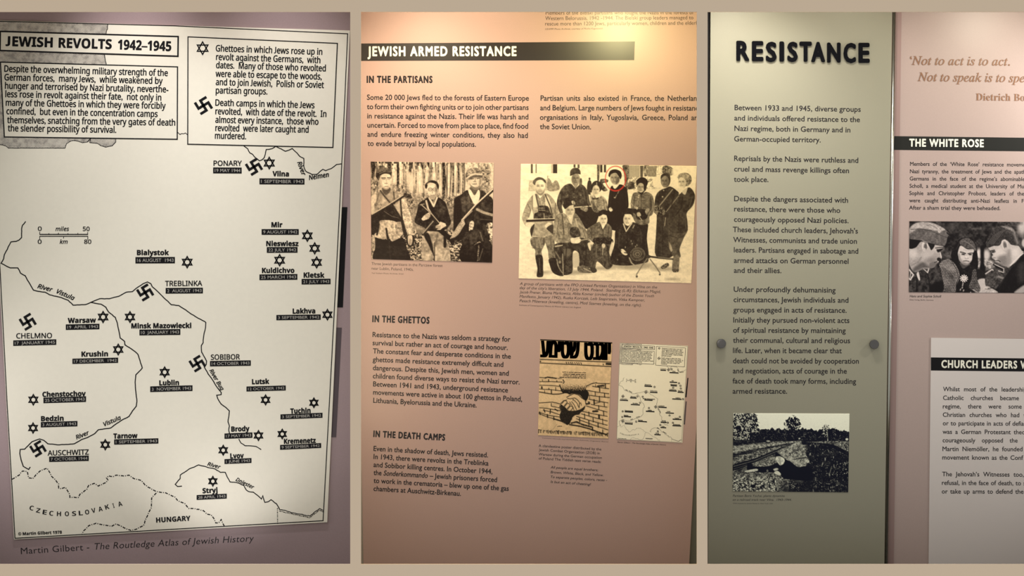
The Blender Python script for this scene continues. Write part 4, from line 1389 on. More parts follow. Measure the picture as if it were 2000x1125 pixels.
    c.line([(350, 600), (388, 770)], 22, .28); c.line([(486, 600), (555, 760), (590, 900)], 18, .25)
    c.line([(300, 620), (300, 860)], 14, .36, alpha=.8)
    c.poly([(372, 600), (412, 655), (470, 590), (480, 700), (430, 760), (385, 720)], .5, noise=.15)
    c.line([(420, 660), (432, 740)], 5, .75)
    c.poly([(385, 770), (520, 770), (560, 860), (590, 965), (340, 965), (330, 880), (380, 850)], .2, noise=.25, ns=26)
    for y in (800, 830):
        c.line([(395, y), (480, y)], 8, .6)
    c.line([(470, 880), (472, 965)], 8, .7)
    c.poly([(245, 925), (292, 815), (312, 960), (238, 962)], .86, soft=6)
    c.line([(222, 985), (740, 965)], 32, .1); c.line([(225, 962), (745, 948)], 10, .82)
    c.poly([(690, 955), (715, 890), (742, 950), (720, 975)], .74)
    c.poly([(200, 1020), (260, 1008), (330, 1020), (280, 1080), (210, 1062)], .8, noise=.1); c.poly([(480, 1060), (530, 1008), (580, 1030), (560, 1090), (510, 1092)], .82, noise=.1)
    c.poly([(265, 1110), (330, 1030), (300, 1180), (285, 1220)], .2, soft=6); c.poly([(505, 1090), (600, 1040), (605, 1170), (560, 1150)], .22, soft=6)
    c.line([(300, 1210), (420, 1228), (606, 1200)], 9, .78)
    c.poly([(285, 1232), (470, 1232), (482, 1320), (432, 1430), (440, 1520), (345, 1520), (338, 1412), (280, 1340)], .42, noise=.18, ns=40)
    c.poly([(478, 1225), (610, 1212), (626, 1400), (645, 1535), (545, 1540), (528, 1430), (500, 1340)], .42, noise=.18, ns=40)
    c.line([(470, 1240), (465, 1330)], 14, .24, soft=10)
    c.poly([(345, 1500), (445, 1500), (456, 1690), (456, 1790), (412, 1812), (362, 1795), (372, 1680)], .15, noise=.12)
    c.poly([(540, 1545), (645, 1535), (668, 1640), (755, 1765), (735, 1796), (660, 1780), (592, 1735), (555, 1640)], .14, noise=.12)
    c.line([(400, 1540), (410, 1740)], 10, .36, soft=8)
    face(412, 490, 74, 108, .86, beard=.56)
    c.poly([(350, 520), (370, 560), (412, 585), (455, 560), (476, 510), (474, 560), (440, 610), (400, 608), (362, 570)], .46, soft=10)
    c.ell(330, 478, 12, 34, .74)
    c.poly([(305, 432), (320, 385), (380, 346), (450, 356), (496, 402), (496, 432), (476, 420), (440, 386), (372, 392), (345, 430), (338, 462)], .28, noise=.1)
    # woman behind, centre
    c.poly([(1150, 600), (1200, 600), (1250, 660), (1290, 610), (1370, 660), (1402, 760), (1400, 850), (1300, 840), (1200, 850), (1150, 720)], .52, noise=.25, ns=34)
    c.line([(1160, 580), (1190, 640)], 22, .82); c.line([(1300, 600), (1270, 640)], 18, .82)
    c.poly([(1170, 640), (1220, 655), (1270, 640), (1260, 670), (1220, 668), (1180, 672)], .2)
    c.poly([(1160, 860), (1290, 840), (1270, 920), (1210, 1060), (1140, 1000)], .14)
    c.poly([(1180, 700), (1230, 780), (1280, 850), (1200, 850)], .3, noise=.25, ns=20)
    c.ell(1242, 485, 80, 88, .16, noise=.1)
    face(1232, 538, 52, 76, .78)
    c.line([(1240, 425), (1242, 470)], 8, .7)
    # circled man in the long dark coat
    c.poly([(1440, 505), (1490, 470), (1590, 450), (1660, 490), (1692, 560), (1706, 780), (1650, 850), (1640, 1110), (1400, 1080), (1405, 760)], .09, noise=.06, ns=60)
    c.line([(1580, 500), (1590, 850)], 5, .2); c.line([(1565, 550), (1515, 640)], 8, .62); c.ell(1505, 645, 14, 9, .6)
    c.poly([(1480, 470), (1512, 515), (1585, 432), (1565, 410)], .86)
    face(1500, 365, 62, 90, .6, look=-1, tilt=-.15, dark=.2)
    c.poly([(1412, 315), (1440, 250), (1510, 230), (1585, 258), (1608, 320), (1590, 375), (1560, 330), (1520, 282), (1455, 300), (1430, 345)], .1, noise=.08)
    c.poly([(1535, 360), (1572, 340), (1572, 410), (1520, 450)], .34, soft=10)
    c.poly([(1415, 810), (1450, 785), (1475, 830), (1440, 850)], .8, noise=.3, ns=12)
    # woman in the beret
    c.poly([(1860, 1030), (1990, 1020), (1976, 1240), (2004, 1490), (1962, 1500), (1890, 1200)], .15, noise=.08)
    c.poly([(1765, 600), (1830, 568), (1900, 590), (1970, 560), (2056, 612), (2082, 740), (2064, 880), (2012, 930), (2006, 1020), (1900, 1045), (1800, 1000), (1740, 790)], .38, noise=.15, ns=45)
    for x, y in ((1858, 610), (1850, 640), (1835, 700)):
        c.ell(x, y, 10, 10, .72)
    c.line([(1780, 680), (1840, 700)], 6, .22); c.line([(1890, 690), (1950, 690)], 6, .22)
    c.poly([(1690, 800), (1800, 810), (1960, 820), (2000, 860), (1960, 960), (1840, 960), (1800, 880), (1690, 850)], .12, noise=.1)
    c.line([(1740, 730), (1830, 810)], 18, .62); c.poly([(1820, 780), (1850, 790), (1830, 820)], .78)
    c.poly([(1830, 870), (1870, 860), (1890, 910), (1840, 920)], .68); c.line([(1870, 930), (1905, 980)], 9, .74)
    c.ell(1990, 850, 40, 50, .5, noise=.2); c.poly([(1835, 560), (1960, 530), (1900, 610)], .13)
    c.ell(1905, 425, 86, 78, .12, noise=.06)
    face(1888, 500, 52, 70, .66, dark=.22)
    c.poly([(1935, 420), (1975, 440), (1960, 540), (1930, 520)], .14)
    # man second from right
    c.poly([(2105, 620), (2160, 545), (2250, 505), (2320, 482), (2410, 540), (2442, 610), (2330, 860), (2300, 1000), (2320, 1200), (2355, 1500), (2110, 1500), (2108, 1200), (2120, 900), (2080, 860), (2088, 720)], .2, noise=.1, ns=50)
    c.line([(2352, 525), (2260, 640), (2160, 765)], 14, .56); c.ell(2222, 540, 8, 8, .7); c.ell(2206, 632, 10, 10, .7)
    c.poly([(2090, 760), (2180, 770), (2240, 830), (2230, 900), (2140, 900), (2090, 860)], .3, noise=.5, ns=18)
    c.ell(2250, 392, 70, 100, .2)
    face(2240, 410, 58, 84, .48, dark=.18, look=-1)
    c.poly([(2178, 370), (2190, 310), (2250, 285), (2310, 310), (2318, 390), (2290, 350), (2230, 320)], .17, noise=.1)
    # woman at the right end
    c.poly([(2310, 1090), (2570, 1090), (2510, 1250), (2455, 1400), (2470, 1515), (2372, 1515), (2330, 1400), (2310, 1250)], .3, noise=.12)
    c.poly([(2465, 585), (2540, 525), (2600, 495), (2656, 550), (2682, 630), (2650, 760), (2560, 870), (2570, 1000), (2562, 1140), (2420, 1170), (2310, 1130), (2262, 1000), (2280, 860), (2420, 640)], .22, noise=.1, ns=60)
    c.poly([(2490, 560), (2560, 500), (2580, 470), (2540, 600)], .74, soft=6)
    c.line([(2440, 620), (2360, 720), (2260, 850)], 12, .5); c.line([(2250, 940), (2235, 1060)], 9, .66)
    c.line([(2310, 1200), (2430, 1240), (2520, 1200)], 7, .18); c.poly([(2295, 1280), (2350, 1400), (2330, 1440), (2300, 1370)], .6, noise=.1)
    c.poly([(2365, 1512), (2448, 1500), (2444, 1690), (2430, 1732), (2350, 1720)], .42, noise=.15); c.poly([(2180, 1660), (2270, 1600), (2300, 1640), (2220, 1690)], .3, noise=.4, ns=14)
    c.poly([(2350, 1690), (2440, 1690), (2430, 1735), (2360, 1730)], .3, noise=.3, ns=14)
    c.ell(2535, 380, 98, 100, .42, noise=.3, ns=14)
    face(2490, 425, 58, 82, .82, look=-1, tilt=-.1)
    c.poly([(2425, 360), (2450, 300), (2540, 285), (2600, 330), (2560, 370), (2480, 345)], .56, noise=.25, ns=12)
    # kneeling man at left
    c.poly([(615, 1000), (660, 900), (740, 870), (800, 900), (870, 985), (905, 885), (960, 900), (1050, 1050), (1110, 1180), (1152, 1300), (1110, 1325), (1010, 1230), (860, 1240), (862, 1320), (680, 1312), (608, 1230)], .48, noise=.2, ns=45)
    c.line([(735, 890), (760, 1180)], 16, .26); c.line([(930, 960), (990, 1180)], 20, .66)
    c.poly([(800, 910), (850, 960), (895, 900), (880, 1010), (860, 1030)], .76); c.poly([(850, 1100), (960, 1080), (1000, 1200), (880, 1230)], .22, noise=.2)
    c.poly([(620, 1335), (860, 1300), (1000, 1230), (1140, 1290), (1212, 1440), (1160, 1600), (1130, 1680), (985, 1650), (975, 1460), (895, 1440), (890, 1700), (850, 1765), (740, 1768), (660, 1600)], .2, noise=.14, ns=45)
    c.poly([(760, 1400), (860, 1400), (850, 1500), (770, 1500)], .36, soft=20)
    c.poly([(895, 1470), (975, 1465), (980, 1640), (900, 1660)], .72, soft=8)
    c.poly([(870, 1275), (950, 1228), (1012, 1262), (975, 1312), (880, 1312)], .82, noise=.1); c.line([(1000, 1270), (1095, 1255)], 12, .66)
    c.poly([(1108, 1318), (1165, 1300), (1216, 1370), (1190, 1430), (1165, 1370), (1150, 1420), (1130, 1400)], .82)
    c.poly([(625, 1350), (745, 1335), (740, 1350), (630, 1372)], .66, sm=False)
    c.poly([(960, 1660), (1060, 1640), (1170, 1720), (1150, 1750), (985, 1735)], .34, noise=.2, ns=18); c.line([(1050, 1680), (1165, 1735)], 12, .64)
    c.line([(742, 1470), (750, 1775)], 9, .72); c.line([(655, 1550), (690, 1680), (735, 1745)], 9, .62); c.line([(640, 1440), (700, 1540)], 14, .44); c.ell(700, 1590, 16, 22, .5)
    face(852, 838, 68, 84, .74)
    c.poly([(748, 740), (775, 660), (850, 648), (905, 690), (925, 745), (850, 762), (785, 810), (765, 800)], .14, noise=.1); c.poly([(870, 700), (910, 690), (925, 740), (890, 745)], .7, soft=6)
    # kneeling boy in the centre
    c.poly([(1100, 1110), (1200, 1040), (1290, 1000), (1330, 1110), (1390, 1020), (1462, 1090), (1462, 1210), (1420, 1300), (1210, 1310), (1110, 1210)], .36, noise=.16, ns=40)
    c.line([(1290, 1040), (1330, 1120), (1380, 1040)], 8, .2)
    c.poly([(1200, 1310), (1440, 1300), (1460, 1400), (1480, 1600), (1450, 1670), (1380, 1690), (1250, 1580), (1210, 1700), (1130, 1650), (1150, 1500)], .28, noise=.16, ns=40)
    c.poly([(1210, 1235), (1450, 1240), (1460, 1320), (1215, 1320)], .13, noise=.3, ns=14); c.ell(1340, 1350, 26, 34, .76, noise=.2); c.line([(1332, 1380), (1326, 1485)], 9, .66)
    c.poly([(1425, 1430), (1470, 1280), (1478, 1460), (1450, 1510)], .8, soft=6); c.poly([(1140, 1670), (1225, 1680), (1240, 1730), (1180, 1745)], .22)
    face(1342, 968, 56, 80, .86)
    c.poly([(1275, 920), (1280, 850), (1340, 820), (1405, 850), (1410, 915), (1340, 890)], .13, noise=.1)
    # kneeling man with the machine gun
    c.poly([(1510, 1150), (1545, 1080), (1640, 1010), (1700, 1060), (1775, 1005), (1880, 1060), (1925, 1160), (1952, 1300), (1962, 1420), (2000, 1570), (1900, 1610), (1700, 1640), (1470, 1620), (1445, 1520), (1500, 1330)], .15, noise=.12, ns=45)
    c.line([(1632, 1030), (1672, 1140), (1755, 1020)], 15, .82); c.line([(1770, 1090), (1790, 1050)], 14, .6)
    c.ell(1840, 1475, 112, 100, .26, -.3, noise=.1); c.ring(1835, 1470, 60, 50, 8, .46); c.ring(1838, 1472, 28, 24, 7, .55); c.ring(1840, 1475, 106, 94, 6, .42)
    c.line([(1720, 1530), (1750, 1600), (1800, 1640)], 18, .6)
    c.poly([(1592, 1410), (1630, 1400), (1690, 1470), (1660, 1490), (1610, 1460)], .84); c.line([(1650, 1450), (1760, 1470)], 16, .2)
    for x, y in ((1745, 1280), (1760, 1320), (1810, 1360), (1830, 1340), (1660, 1370), (1545, 1560)):
        c.ell(x, y, 7, 12, .55)
    c.line([(1960, 1500), (2140, 1525), (2350, 1545)], 26, .2); c.line([(2140, 1515), (2340, 1540)], 7, .6)
    c.line([(1985, 1530), (1900, 1650), (1825, 1770)], 16, .46); c.line([(2025, 1550), (2110, 1660), (2165, 1745)], 16, .4)
    c.ell(1828, 1800, 16, 18, .3); c.ell(2165, 1770, 14, 16, .34); c.ell(2000, 1510, 34, 24, .22)
    face(1692, 968, 60, 86, .86)
    c.poly([(1608, 910), (1615, 830), (1690, 808), (1765, 840), (1765, 930), (1740, 890), (1650, 890)], .13, noise=.1)
    for pts, w, v in (([(232, 740), (275, 830), (245, 930)], 9, .3), ([(640, 730), (630, 840), (650, 940)], 9, .34), ([(180, 860), (240, 880)], 7, .4), ([(600, 880), (660, 870)], 7, .42),
                      ([(330, 1240), (345, 1380)], 10, .3), ([(560, 1240), (580, 1400)], 10, .3), ([(300, 1380), (420, 1400)], 8, .28), ([(400, 1240), (420, 1380)], 14, .54),
                      ([(740, 560), (720, 700), (760, 780)], 10, .12), ([(1080, 560), (1090, 720), (1140, 800)], 10, .12), ([(905, 520), (905, 780)], 6, .12), ([(700, 600), (690, 720)], 14, .34), ([(1110, 620), (1130, 740)], 12, .34),
                      ([(1180, 620), (1190, 780)], 6, .36), ([(1340, 680), (1360, 820)], 8, .34), ([(1240, 680), (1250, 830)], 5, .4),
                      ([(1450, 560), (1440, 780), (1460, 800)], 7, .2), ([(1670, 560), (1680, 760)], 8, .2), ([(1540, 520), (1540, 1000)], 5, .03),
                      ([(1800, 640), (1780, 780)], 9, .22), ([(2030, 640), (2040, 800), (1980, 900)], 10, .2), ([(1900, 600), (1890, 800)], 5, .2), ([(1770, 640), (1760, 760)], 10, .5), ([(2060, 680), (2066, 800)], 10, .5),
                      ([(2170, 570), (2140, 740)], 9, .1), ([(2380, 560), (2330, 800)], 10, .1), ([(2200, 900), (2210, 1480)], 9, .12), ([(2290, 1000), (2300, 1480)], 10, .28),
                      ([(2500, 640), (2480, 800), (2400, 900)], 10, .1), ([(2640, 640), (2600, 780)], 12, .32), ([(2450, 900), (2440, 1120)], 8, .12), ([(2540, 900), (2550, 1100)], 10, .32),
                      ([(690, 960), (660, 1120), (700, 1220)], 9, .3), ([(680, 1240), (820, 1270)], 8, .3), ([(1030, 1080), (1080, 1240)], 9, .3), ([(660, 1010), (640, 1180)], 12, .6), ([(820, 1010), (830, 1200)], 6, .3),
                      ([(800, 1380), (770, 1700)], 8, .1), ([(1080, 1330), (1090, 1480), (1060, 1620)], 10, .1), ([(1160, 1340), (1180, 1480)], 12, .32),
                      ([(1160, 1100), (1170, 1230)], 8, .2), ([(1420, 1090), (1400, 1230)], 8, .2), ([(1330, 1120), (1335, 1240)], 6, .2), ([(1240, 1340), (1230, 1520)], 12, .4), ([(1400, 1360), (1420, 1600)], 10, .14),
                      ([(1580, 1110), (1560, 1380), (1600, 1420)], 10, .26), ([(1880, 1110), (1900, 1300)], 10, .26), ([(1690, 1140), (1690, 1350)], 6, .06), ([(1500, 1560), (1700, 1600)], 10, .08)):
        c.line(pts, w, v, soft=9)
    c.red(1517, 365, 149, 180, 10)
    c.grain(.06, 9)
    o = c.build('photograph', Y1 - 0.0015, (.026, .016, .011), (.93, .79, .56), depth=Y1 - 0.0001, contrast=1.2)
    tag(o, 'sepia group photograph with a red circle drawn round one head', 'photograph')


def white_rose():
    c = Pic([(1776.2, 432), (2006, 433.4), (2006, 572.6), (1775.1, 570.6)], 1765, 425, 0.15553, 0.16)
    X, Y = c.X, c.Y
    c.T = 0.15 + 0.22 * (vnoise(X, Y, 60, 45, 2) - .5) + 0.18 * (vnoise(X, Y, 22, 20, 3) - .5)
    c.ell(1490, 110, 60, 110, .72, soft=40); c.ell(1350, 60, 120, 30, .3, soft=30, noise=.3); c.ell(650, 120, 130, 60, .28, soft=60, alpha=.6)
    c.ell(955, 455, 48, 62, .86, soft=22); c.ell(1040, 470, 46, 70, .78, soft=26); c.ell(560, 470, 90, 40, .34, soft=30, noise=.2)
    c.poly([(900, 530), (1110, 540), (1120, 640), (900, 630)], .6, soft=26, noise=.4, ns=30)
    c.line([(985, 380), (988, 720)], 46, .06, soft=12); c.ell(990, 640, 36, 60, .05, soft=12)
    c.poly([(920, 640), (1040, 700), (1040, 790), (920, 770)], .12, soft=16)
    c.poly([(925, 790), (1030, 772), (1040, 880), (1000, 945), (900, 945)], .76, soft=10)
    c.poly([(820, 880), (850, 945), (805, 945)], .85)
    # woman in the knitted cardigan
    c.poly([(600, 500), (598, 440), (640, 360), (690, 280), (760, 252), (842, 266), (902, 330), (922, 430), (934, 610), (905, 655), (860, 640), (700, 560), (640, 570)], .08, noise=.08, ns=20)
    c.poly([(700, 300), (760, 258), (840, 270), (896, 340), (910, 420), (860, 400), (780, 380), (720, 350)], .30, noise=.15, ns=14)
    for i in range(7):
        c.line([(712 + i * 6, 300 - i * 5), (780 + i * 12, 300 + i * 8), (880 + i * 4, 360 + i * 8)], 4, .44, alpha=.6)
    c.line([(706, 300), (660, 400), (640, 500)], 10, .24, alpha=.7)
    c.poly([(700, 570), (830, 580), (810, 640), (740, 640)], .28)
    c.poly([(678, 470), (700, 372), (728, 356), (800, 398), (878, 402), (874, 470), (852, 540), (806, 588), (762, 588), (708, 545)], .80, noise=.05)
    c.poly([(678, 470), (700, 450), (720, 520), (770, 585), (740, 580), (700, 540)], .58, soft=14)
    c.poly([(740, 560), (800, 574), (852, 540), (806, 592), (758, 592)], .5, soft=10)
    c.line([(712, 432), (750, 440), (778, 452)], 12, .14); c.line([(806, 454), (840, 446), (868, 446)], 11, .16)
    c.ell(748, 460, 22, 9, .12, .15); c.ell(836, 464, 20, 9, .14); c.line([(724, 470), (772, 472)], 4, .5)
    c.line([(792, 462), (800, 500)], 8, .66); c.line([(772, 508), (810, 510)], 8, .42); c.ell(790, 498, 16, 12, .88, soft=8)
    c.line([(750, 546), (784, 542), (820, 550)], 10, .25); c.line([(764, 560), (806, 562)], 6, .6)
    for y in (395, 408):
        c.line([(750, y), (860, y + 12)], 3, .62)
    c.poly([(600, 470), (650, 400), (676, 450), (690, 540), (650, 560), (610, 540)], .07, noise=.08, ns=12)
    c.poly([(872, 440), (920, 430), (934, 600), (905, 655), (868, 630), (860, 540)], .07, noise=.06, ns=14)
    c.poly([(640, 560), (700, 575), (745, 640), (820, 600), (870, 600), (905, 660), (870, 800), (830, 945), (640, 945), (690, 780)], .09, noise=.08, ns=24)
    knit = lambda X, Y: 0.36 + 0.20 * np.sin((X * 0.6 + Y) / 4.5) * np.sin((X - Y * 0.5) / 6.5) + 0.26 * (vnoise(X, Y, 90, 90, 7) - .5) + 0.2 * (vnoise(X, Y, 9, 9, 8) - .5)
    c.poly([(445, 600), (478, 550), (550, 518), (612, 550), (660, 605), (700, 700), (690, 790), (655, 850), (640, 945), (478, 945), (462, 800), (452, 690)], .42, tex=lambda X, Y: knit(X, Y) + .10)
    c.line([(615, 570), (668, 660), (690, 760), (655, 850)], 8, .18)
    c.poly([(455, 640), (560, 660), (640, 780), (640, 945), (478, 945)], .4, tex=lambda X, Y: knit(X, Y) - .02, soft=14)
    c.poly([(868, 668), (908, 655), (925, 780), (965, 890), (930, 945), (860, 910), (820, 870), (850, 770)], .34, tex=lambda X, Y: knit(X, Y) - .06)
    for a in range(11):
        t = a * math.pi * 2 / 11 + .2
        c.line([(757 + 16 * math.cos(t), 764 + 15 * math.sin(t)), (757 + 46 * math.cos(t), 764 + 44 * math.sin(t))], 12, .95, soft=3)
    c.ell(757, 764, 15, 13, .72)
    for x, y in ((744, 828), (740, 850), (712, 905), (752, 915), (736, 880)):
        c.ell(x, y, 7, 14, .66, .4)
    # left soldier
    c.poly([(62, 560), (130, 690), (185, 660), (240, 632), (330, 640), (400, 580), (446, 600), (470, 690), (480, 945), (62, 945)], .17, noise=.16, ns=40)
    c.line([(170, 720), (160, 940)], 14, .07); c.line([(300, 700), (345, 940)], 12, .08); c.line([(90, 850), (70, 930)], 16, .32, soft=14); c.line([(250, 760), (200, 940)], 18, .28, soft=20)
    c.line([(390, 600), (420, 700), (360, 830)], 24, .3, soft=18); c.poly([(340, 850), (480, 800), (480, 945), (340, 945)], .07, soft=20)
    c.line([(66, 650), (122, 718), (84, 780), (66, 760)], 17, .84); c.line([(90, 690), (80, 750)], 8, .82)
    c.line([(238, 630), (318, 636), (300, 690)], 14, .84); c.line([(245, 640), (300, 690)], 10, .8)
    c.poly([(162, 715), (186, 680), (206, 775), (190, 785)], .82)
    c.poly([(68, 390), (150, 376), (196, 310), (240, 288), (322, 320), (400, 340), (492, 352), (480, 400), (462, 440), (476, 500), (470, 522), (438, 522), (426, 540), (436, 560), (408, 580), (380, 622), (335, 632), (240, 612), (228, 650), (130, 682), (68, 570)], .62, noise=.08, ns=30)
    c.ell(390, 390, 90, 46, .74, soft=36); c.ell(290, 470, 80, 56, .72, soft=40); c.ell(115, 450, 60, 60, .78, soft=40); c.ell(350, 540, 60, 40, .5, soft=40)
    c.poly([(230, 560), (300, 600), (340, 632), (240, 640), (130, 684), (120, 640)], .34, soft=26)
    c.poly([(330, 570), (400, 560), (410, 590), (370, 628), (320, 625)], .42, soft=14)
    c.line([(100, 600), (180, 560), (220, 500)], 8, .46, soft=12)
    c.ell(270, 352, 42, 72, .82, .12); c.ell(276, 362, 24, 46, .34, .15, soft=12); c.ell(258, 400, 18, 20, .74); c.line([(248, 300), (290, 312), (300, 360)], 9, .9)
    c.poly([(412, 402), (440, 396), (494, 388), (470, 420), (430, 436)], .1, soft=8); c.line([(400, 382), (490, 372)], 12, .22)
    c.poly([(416, 520), (440, 500), (470, 520), (470, 560), (440, 560)], .12, soft=6); c.line([(462, 445), (474, 500)], 9, .92)
    c.line([(388, 562), (432, 552)], 9, .14); c.ell(432, 552, 8, 8, .8)
    c.poly([(68, 262), (150, 270), (245, 285), (205, 310), (150, 376), (68, 384)], .06, noise=.06)
    c.poly([(305, 315), (390, 338), (350, 410), (326, 370)], .1, soft=5)
    c.poly([(68, 142), (110, 95), (170, 65), (260, 53), (360, 68), (450, 104), (525, 152), (572, 205), (548, 250), (540, 300), (512, 352), (430, 346), (320, 318), (200, 282), (68, 262)], .36, noise=.12, ns=28)
    c.poly([(68, 150), (110, 97), (170, 66), (260, 54), (360, 68), (450, 104), (520, 150), (470, 168), (400, 165), (300, 145), (180, 140), (68, 200)], .64, soft=9, noise=.14, ns=30)
    c.line([(90, 150), (200, 140), (330, 160), (470, 225), (545, 250)], 6, .2); c.line([(290, 100), (330, 90), (380, 110), (420, 140)], 6, .42)
    c.line([(395, 90), (440, 140), (470, 180)], 7, .8); c.ell(445, 180, 22, 12, .74, .5, noise=.5, ns=8); c.line([(545, 190), (572, 215)], 14, .08)
    c.line([(72, 270), (200, 290), (320, 325), (510, 356)], 6, .1)
    # right man
    c.poly([(1030, 720), (1060, 670), (1110, 640), (1260, 650), (1310, 700), (1200, 850), (1140, 900), (1040, 870), (1022, 800)], .25, noise=.16, ns=30)
    c.line([(1030, 706), (1110, 650), (1122, 660)], 15, .78); c.line([(1130, 590), (1250, 660), (1246, 690)], 17, .06); c.line([(1145, 588), (1258, 640), (1252, 690), (1190, 668)], 10, .8)
    c.line([(1190, 740), (1250, 760)], 18, .6, soft=12); c.ell(1320, 610, 24, 16, .6, -.5)
    c.poly([(1060, 372), (1110, 352), (1200, 350), (1240, 295), (1300, 290), (1350, 340), (1440, 355), (1480, 410), (1520, 440), (1520, 480), (1400, 565), (1345, 600), (1290, 612), (1230, 592), (1178, 562), (1148, 556), (1146, 530), (1110, 512), (1108, 485), (1122, 470), (1098, 432)], .74, noise=.06, ns=30)
    c.ell(1200, 450, 60, 60, .82, soft=40); c.ell(1400, 440, 50, 60, .84, soft=40); c.poly([(1180, 500), (1290, 470), (1330, 560), (1290, 612), (1220, 590)], .48, soft=34)
    c.poly([(1300, 420), (1340, 410), (1340, 560), (1290, 610), (1290, 520)], .56, soft=30)
    c.ell(1268, 336, 40, 68, .82, -.2); c.ell(1272, 346, 22, 46, .36, -.2, soft=12); c.ell(1284, 392, 16, 18, .72)
    c.line([(1090, 420), (1140, 410)], 14, .14); c.ell(1125, 432, 26, 10, .12, -.2, soft=7); c.line([(1112, 510), (1150, 505)], 8, .36); c.line([(1150, 545), (1190, 538), (1212, 556)], 9, .14); c.line([(1180, 570), (1240, 590)], 8, .4, soft=8)
    c.poly([(1030, 330), (1048, 270), (1100, 190), (1160, 130), (1220, 108), (1300, 108), (1370, 136), (1402, 200), (1428, 270), (1446, 340), (1420, 352), (1370, 340), (1320, 290), (1280, 272), (1230, 292), (1200, 350), (1130, 356), (1060, 378)], .2, noise=.1, ns=18)
    for i in range(11):
        c.line([(1050 + i * 8, 320 + i * 2), (1110 + i * 14, 235 - i * 5), (1210 + i * 14, 170 - i * 5), (1330 + i * 5, 180 + i * 4)], 5, .46 if i % 2 else .12, alpha=.75)
    c.poly([(1220, 110), (1300, 108), (1375, 140), (1400, 200), (1340, 160)], .5, soft=14, noise=.2, ns=10); c.line([(1390, 200), (1430, 320)], 26, .5, soft=18)
    c.poly([(1520, 445), (1440, 520), (1370, 610), (1310, 690), (1240, 790), (1150, 945), (1400, 945), (1520, 850)], .07, noise=.05)
    c.line([(1342, 600), (1400, 535), (1500, 448)], 15, .88); c.line([(1500, 470), (1330, 650), (1200, 870)], 8, .2, soft=10); c.poly([(1430, 600), (1520, 560), (1520, 800), (1440, 800)], .2, soft=50)
    c.poly([(1390, 945), (1440, 895), (1520, 850), (1520, 945)], .66, soft=16); c.ell(1510, 320, 26, 50, .72, soft=10)
    c.poly([(985, 930), (1010, 870), (1060, 862), (1110, 890), (1160, 918), (1172, 945), (960, 945)], .76, noise=.15, ns=24); c.line([(1020, 895), (1090, 905)], 5, .3); c.line([(1060, 890), (1125, 880)], 9, .08); c.line([(870, 905), (930, 940)], 8, .78)
    c.grain(.05, 9)
    o = c.build('photograph', YR - 0.0015, (.008, .006, .006), (.84, .73, .66), depth=YR - 0.0001, contrast=1.12)
    tag(o, 'black and white photograph of two men in profile and a woman wearing a daisy', 'photograph')


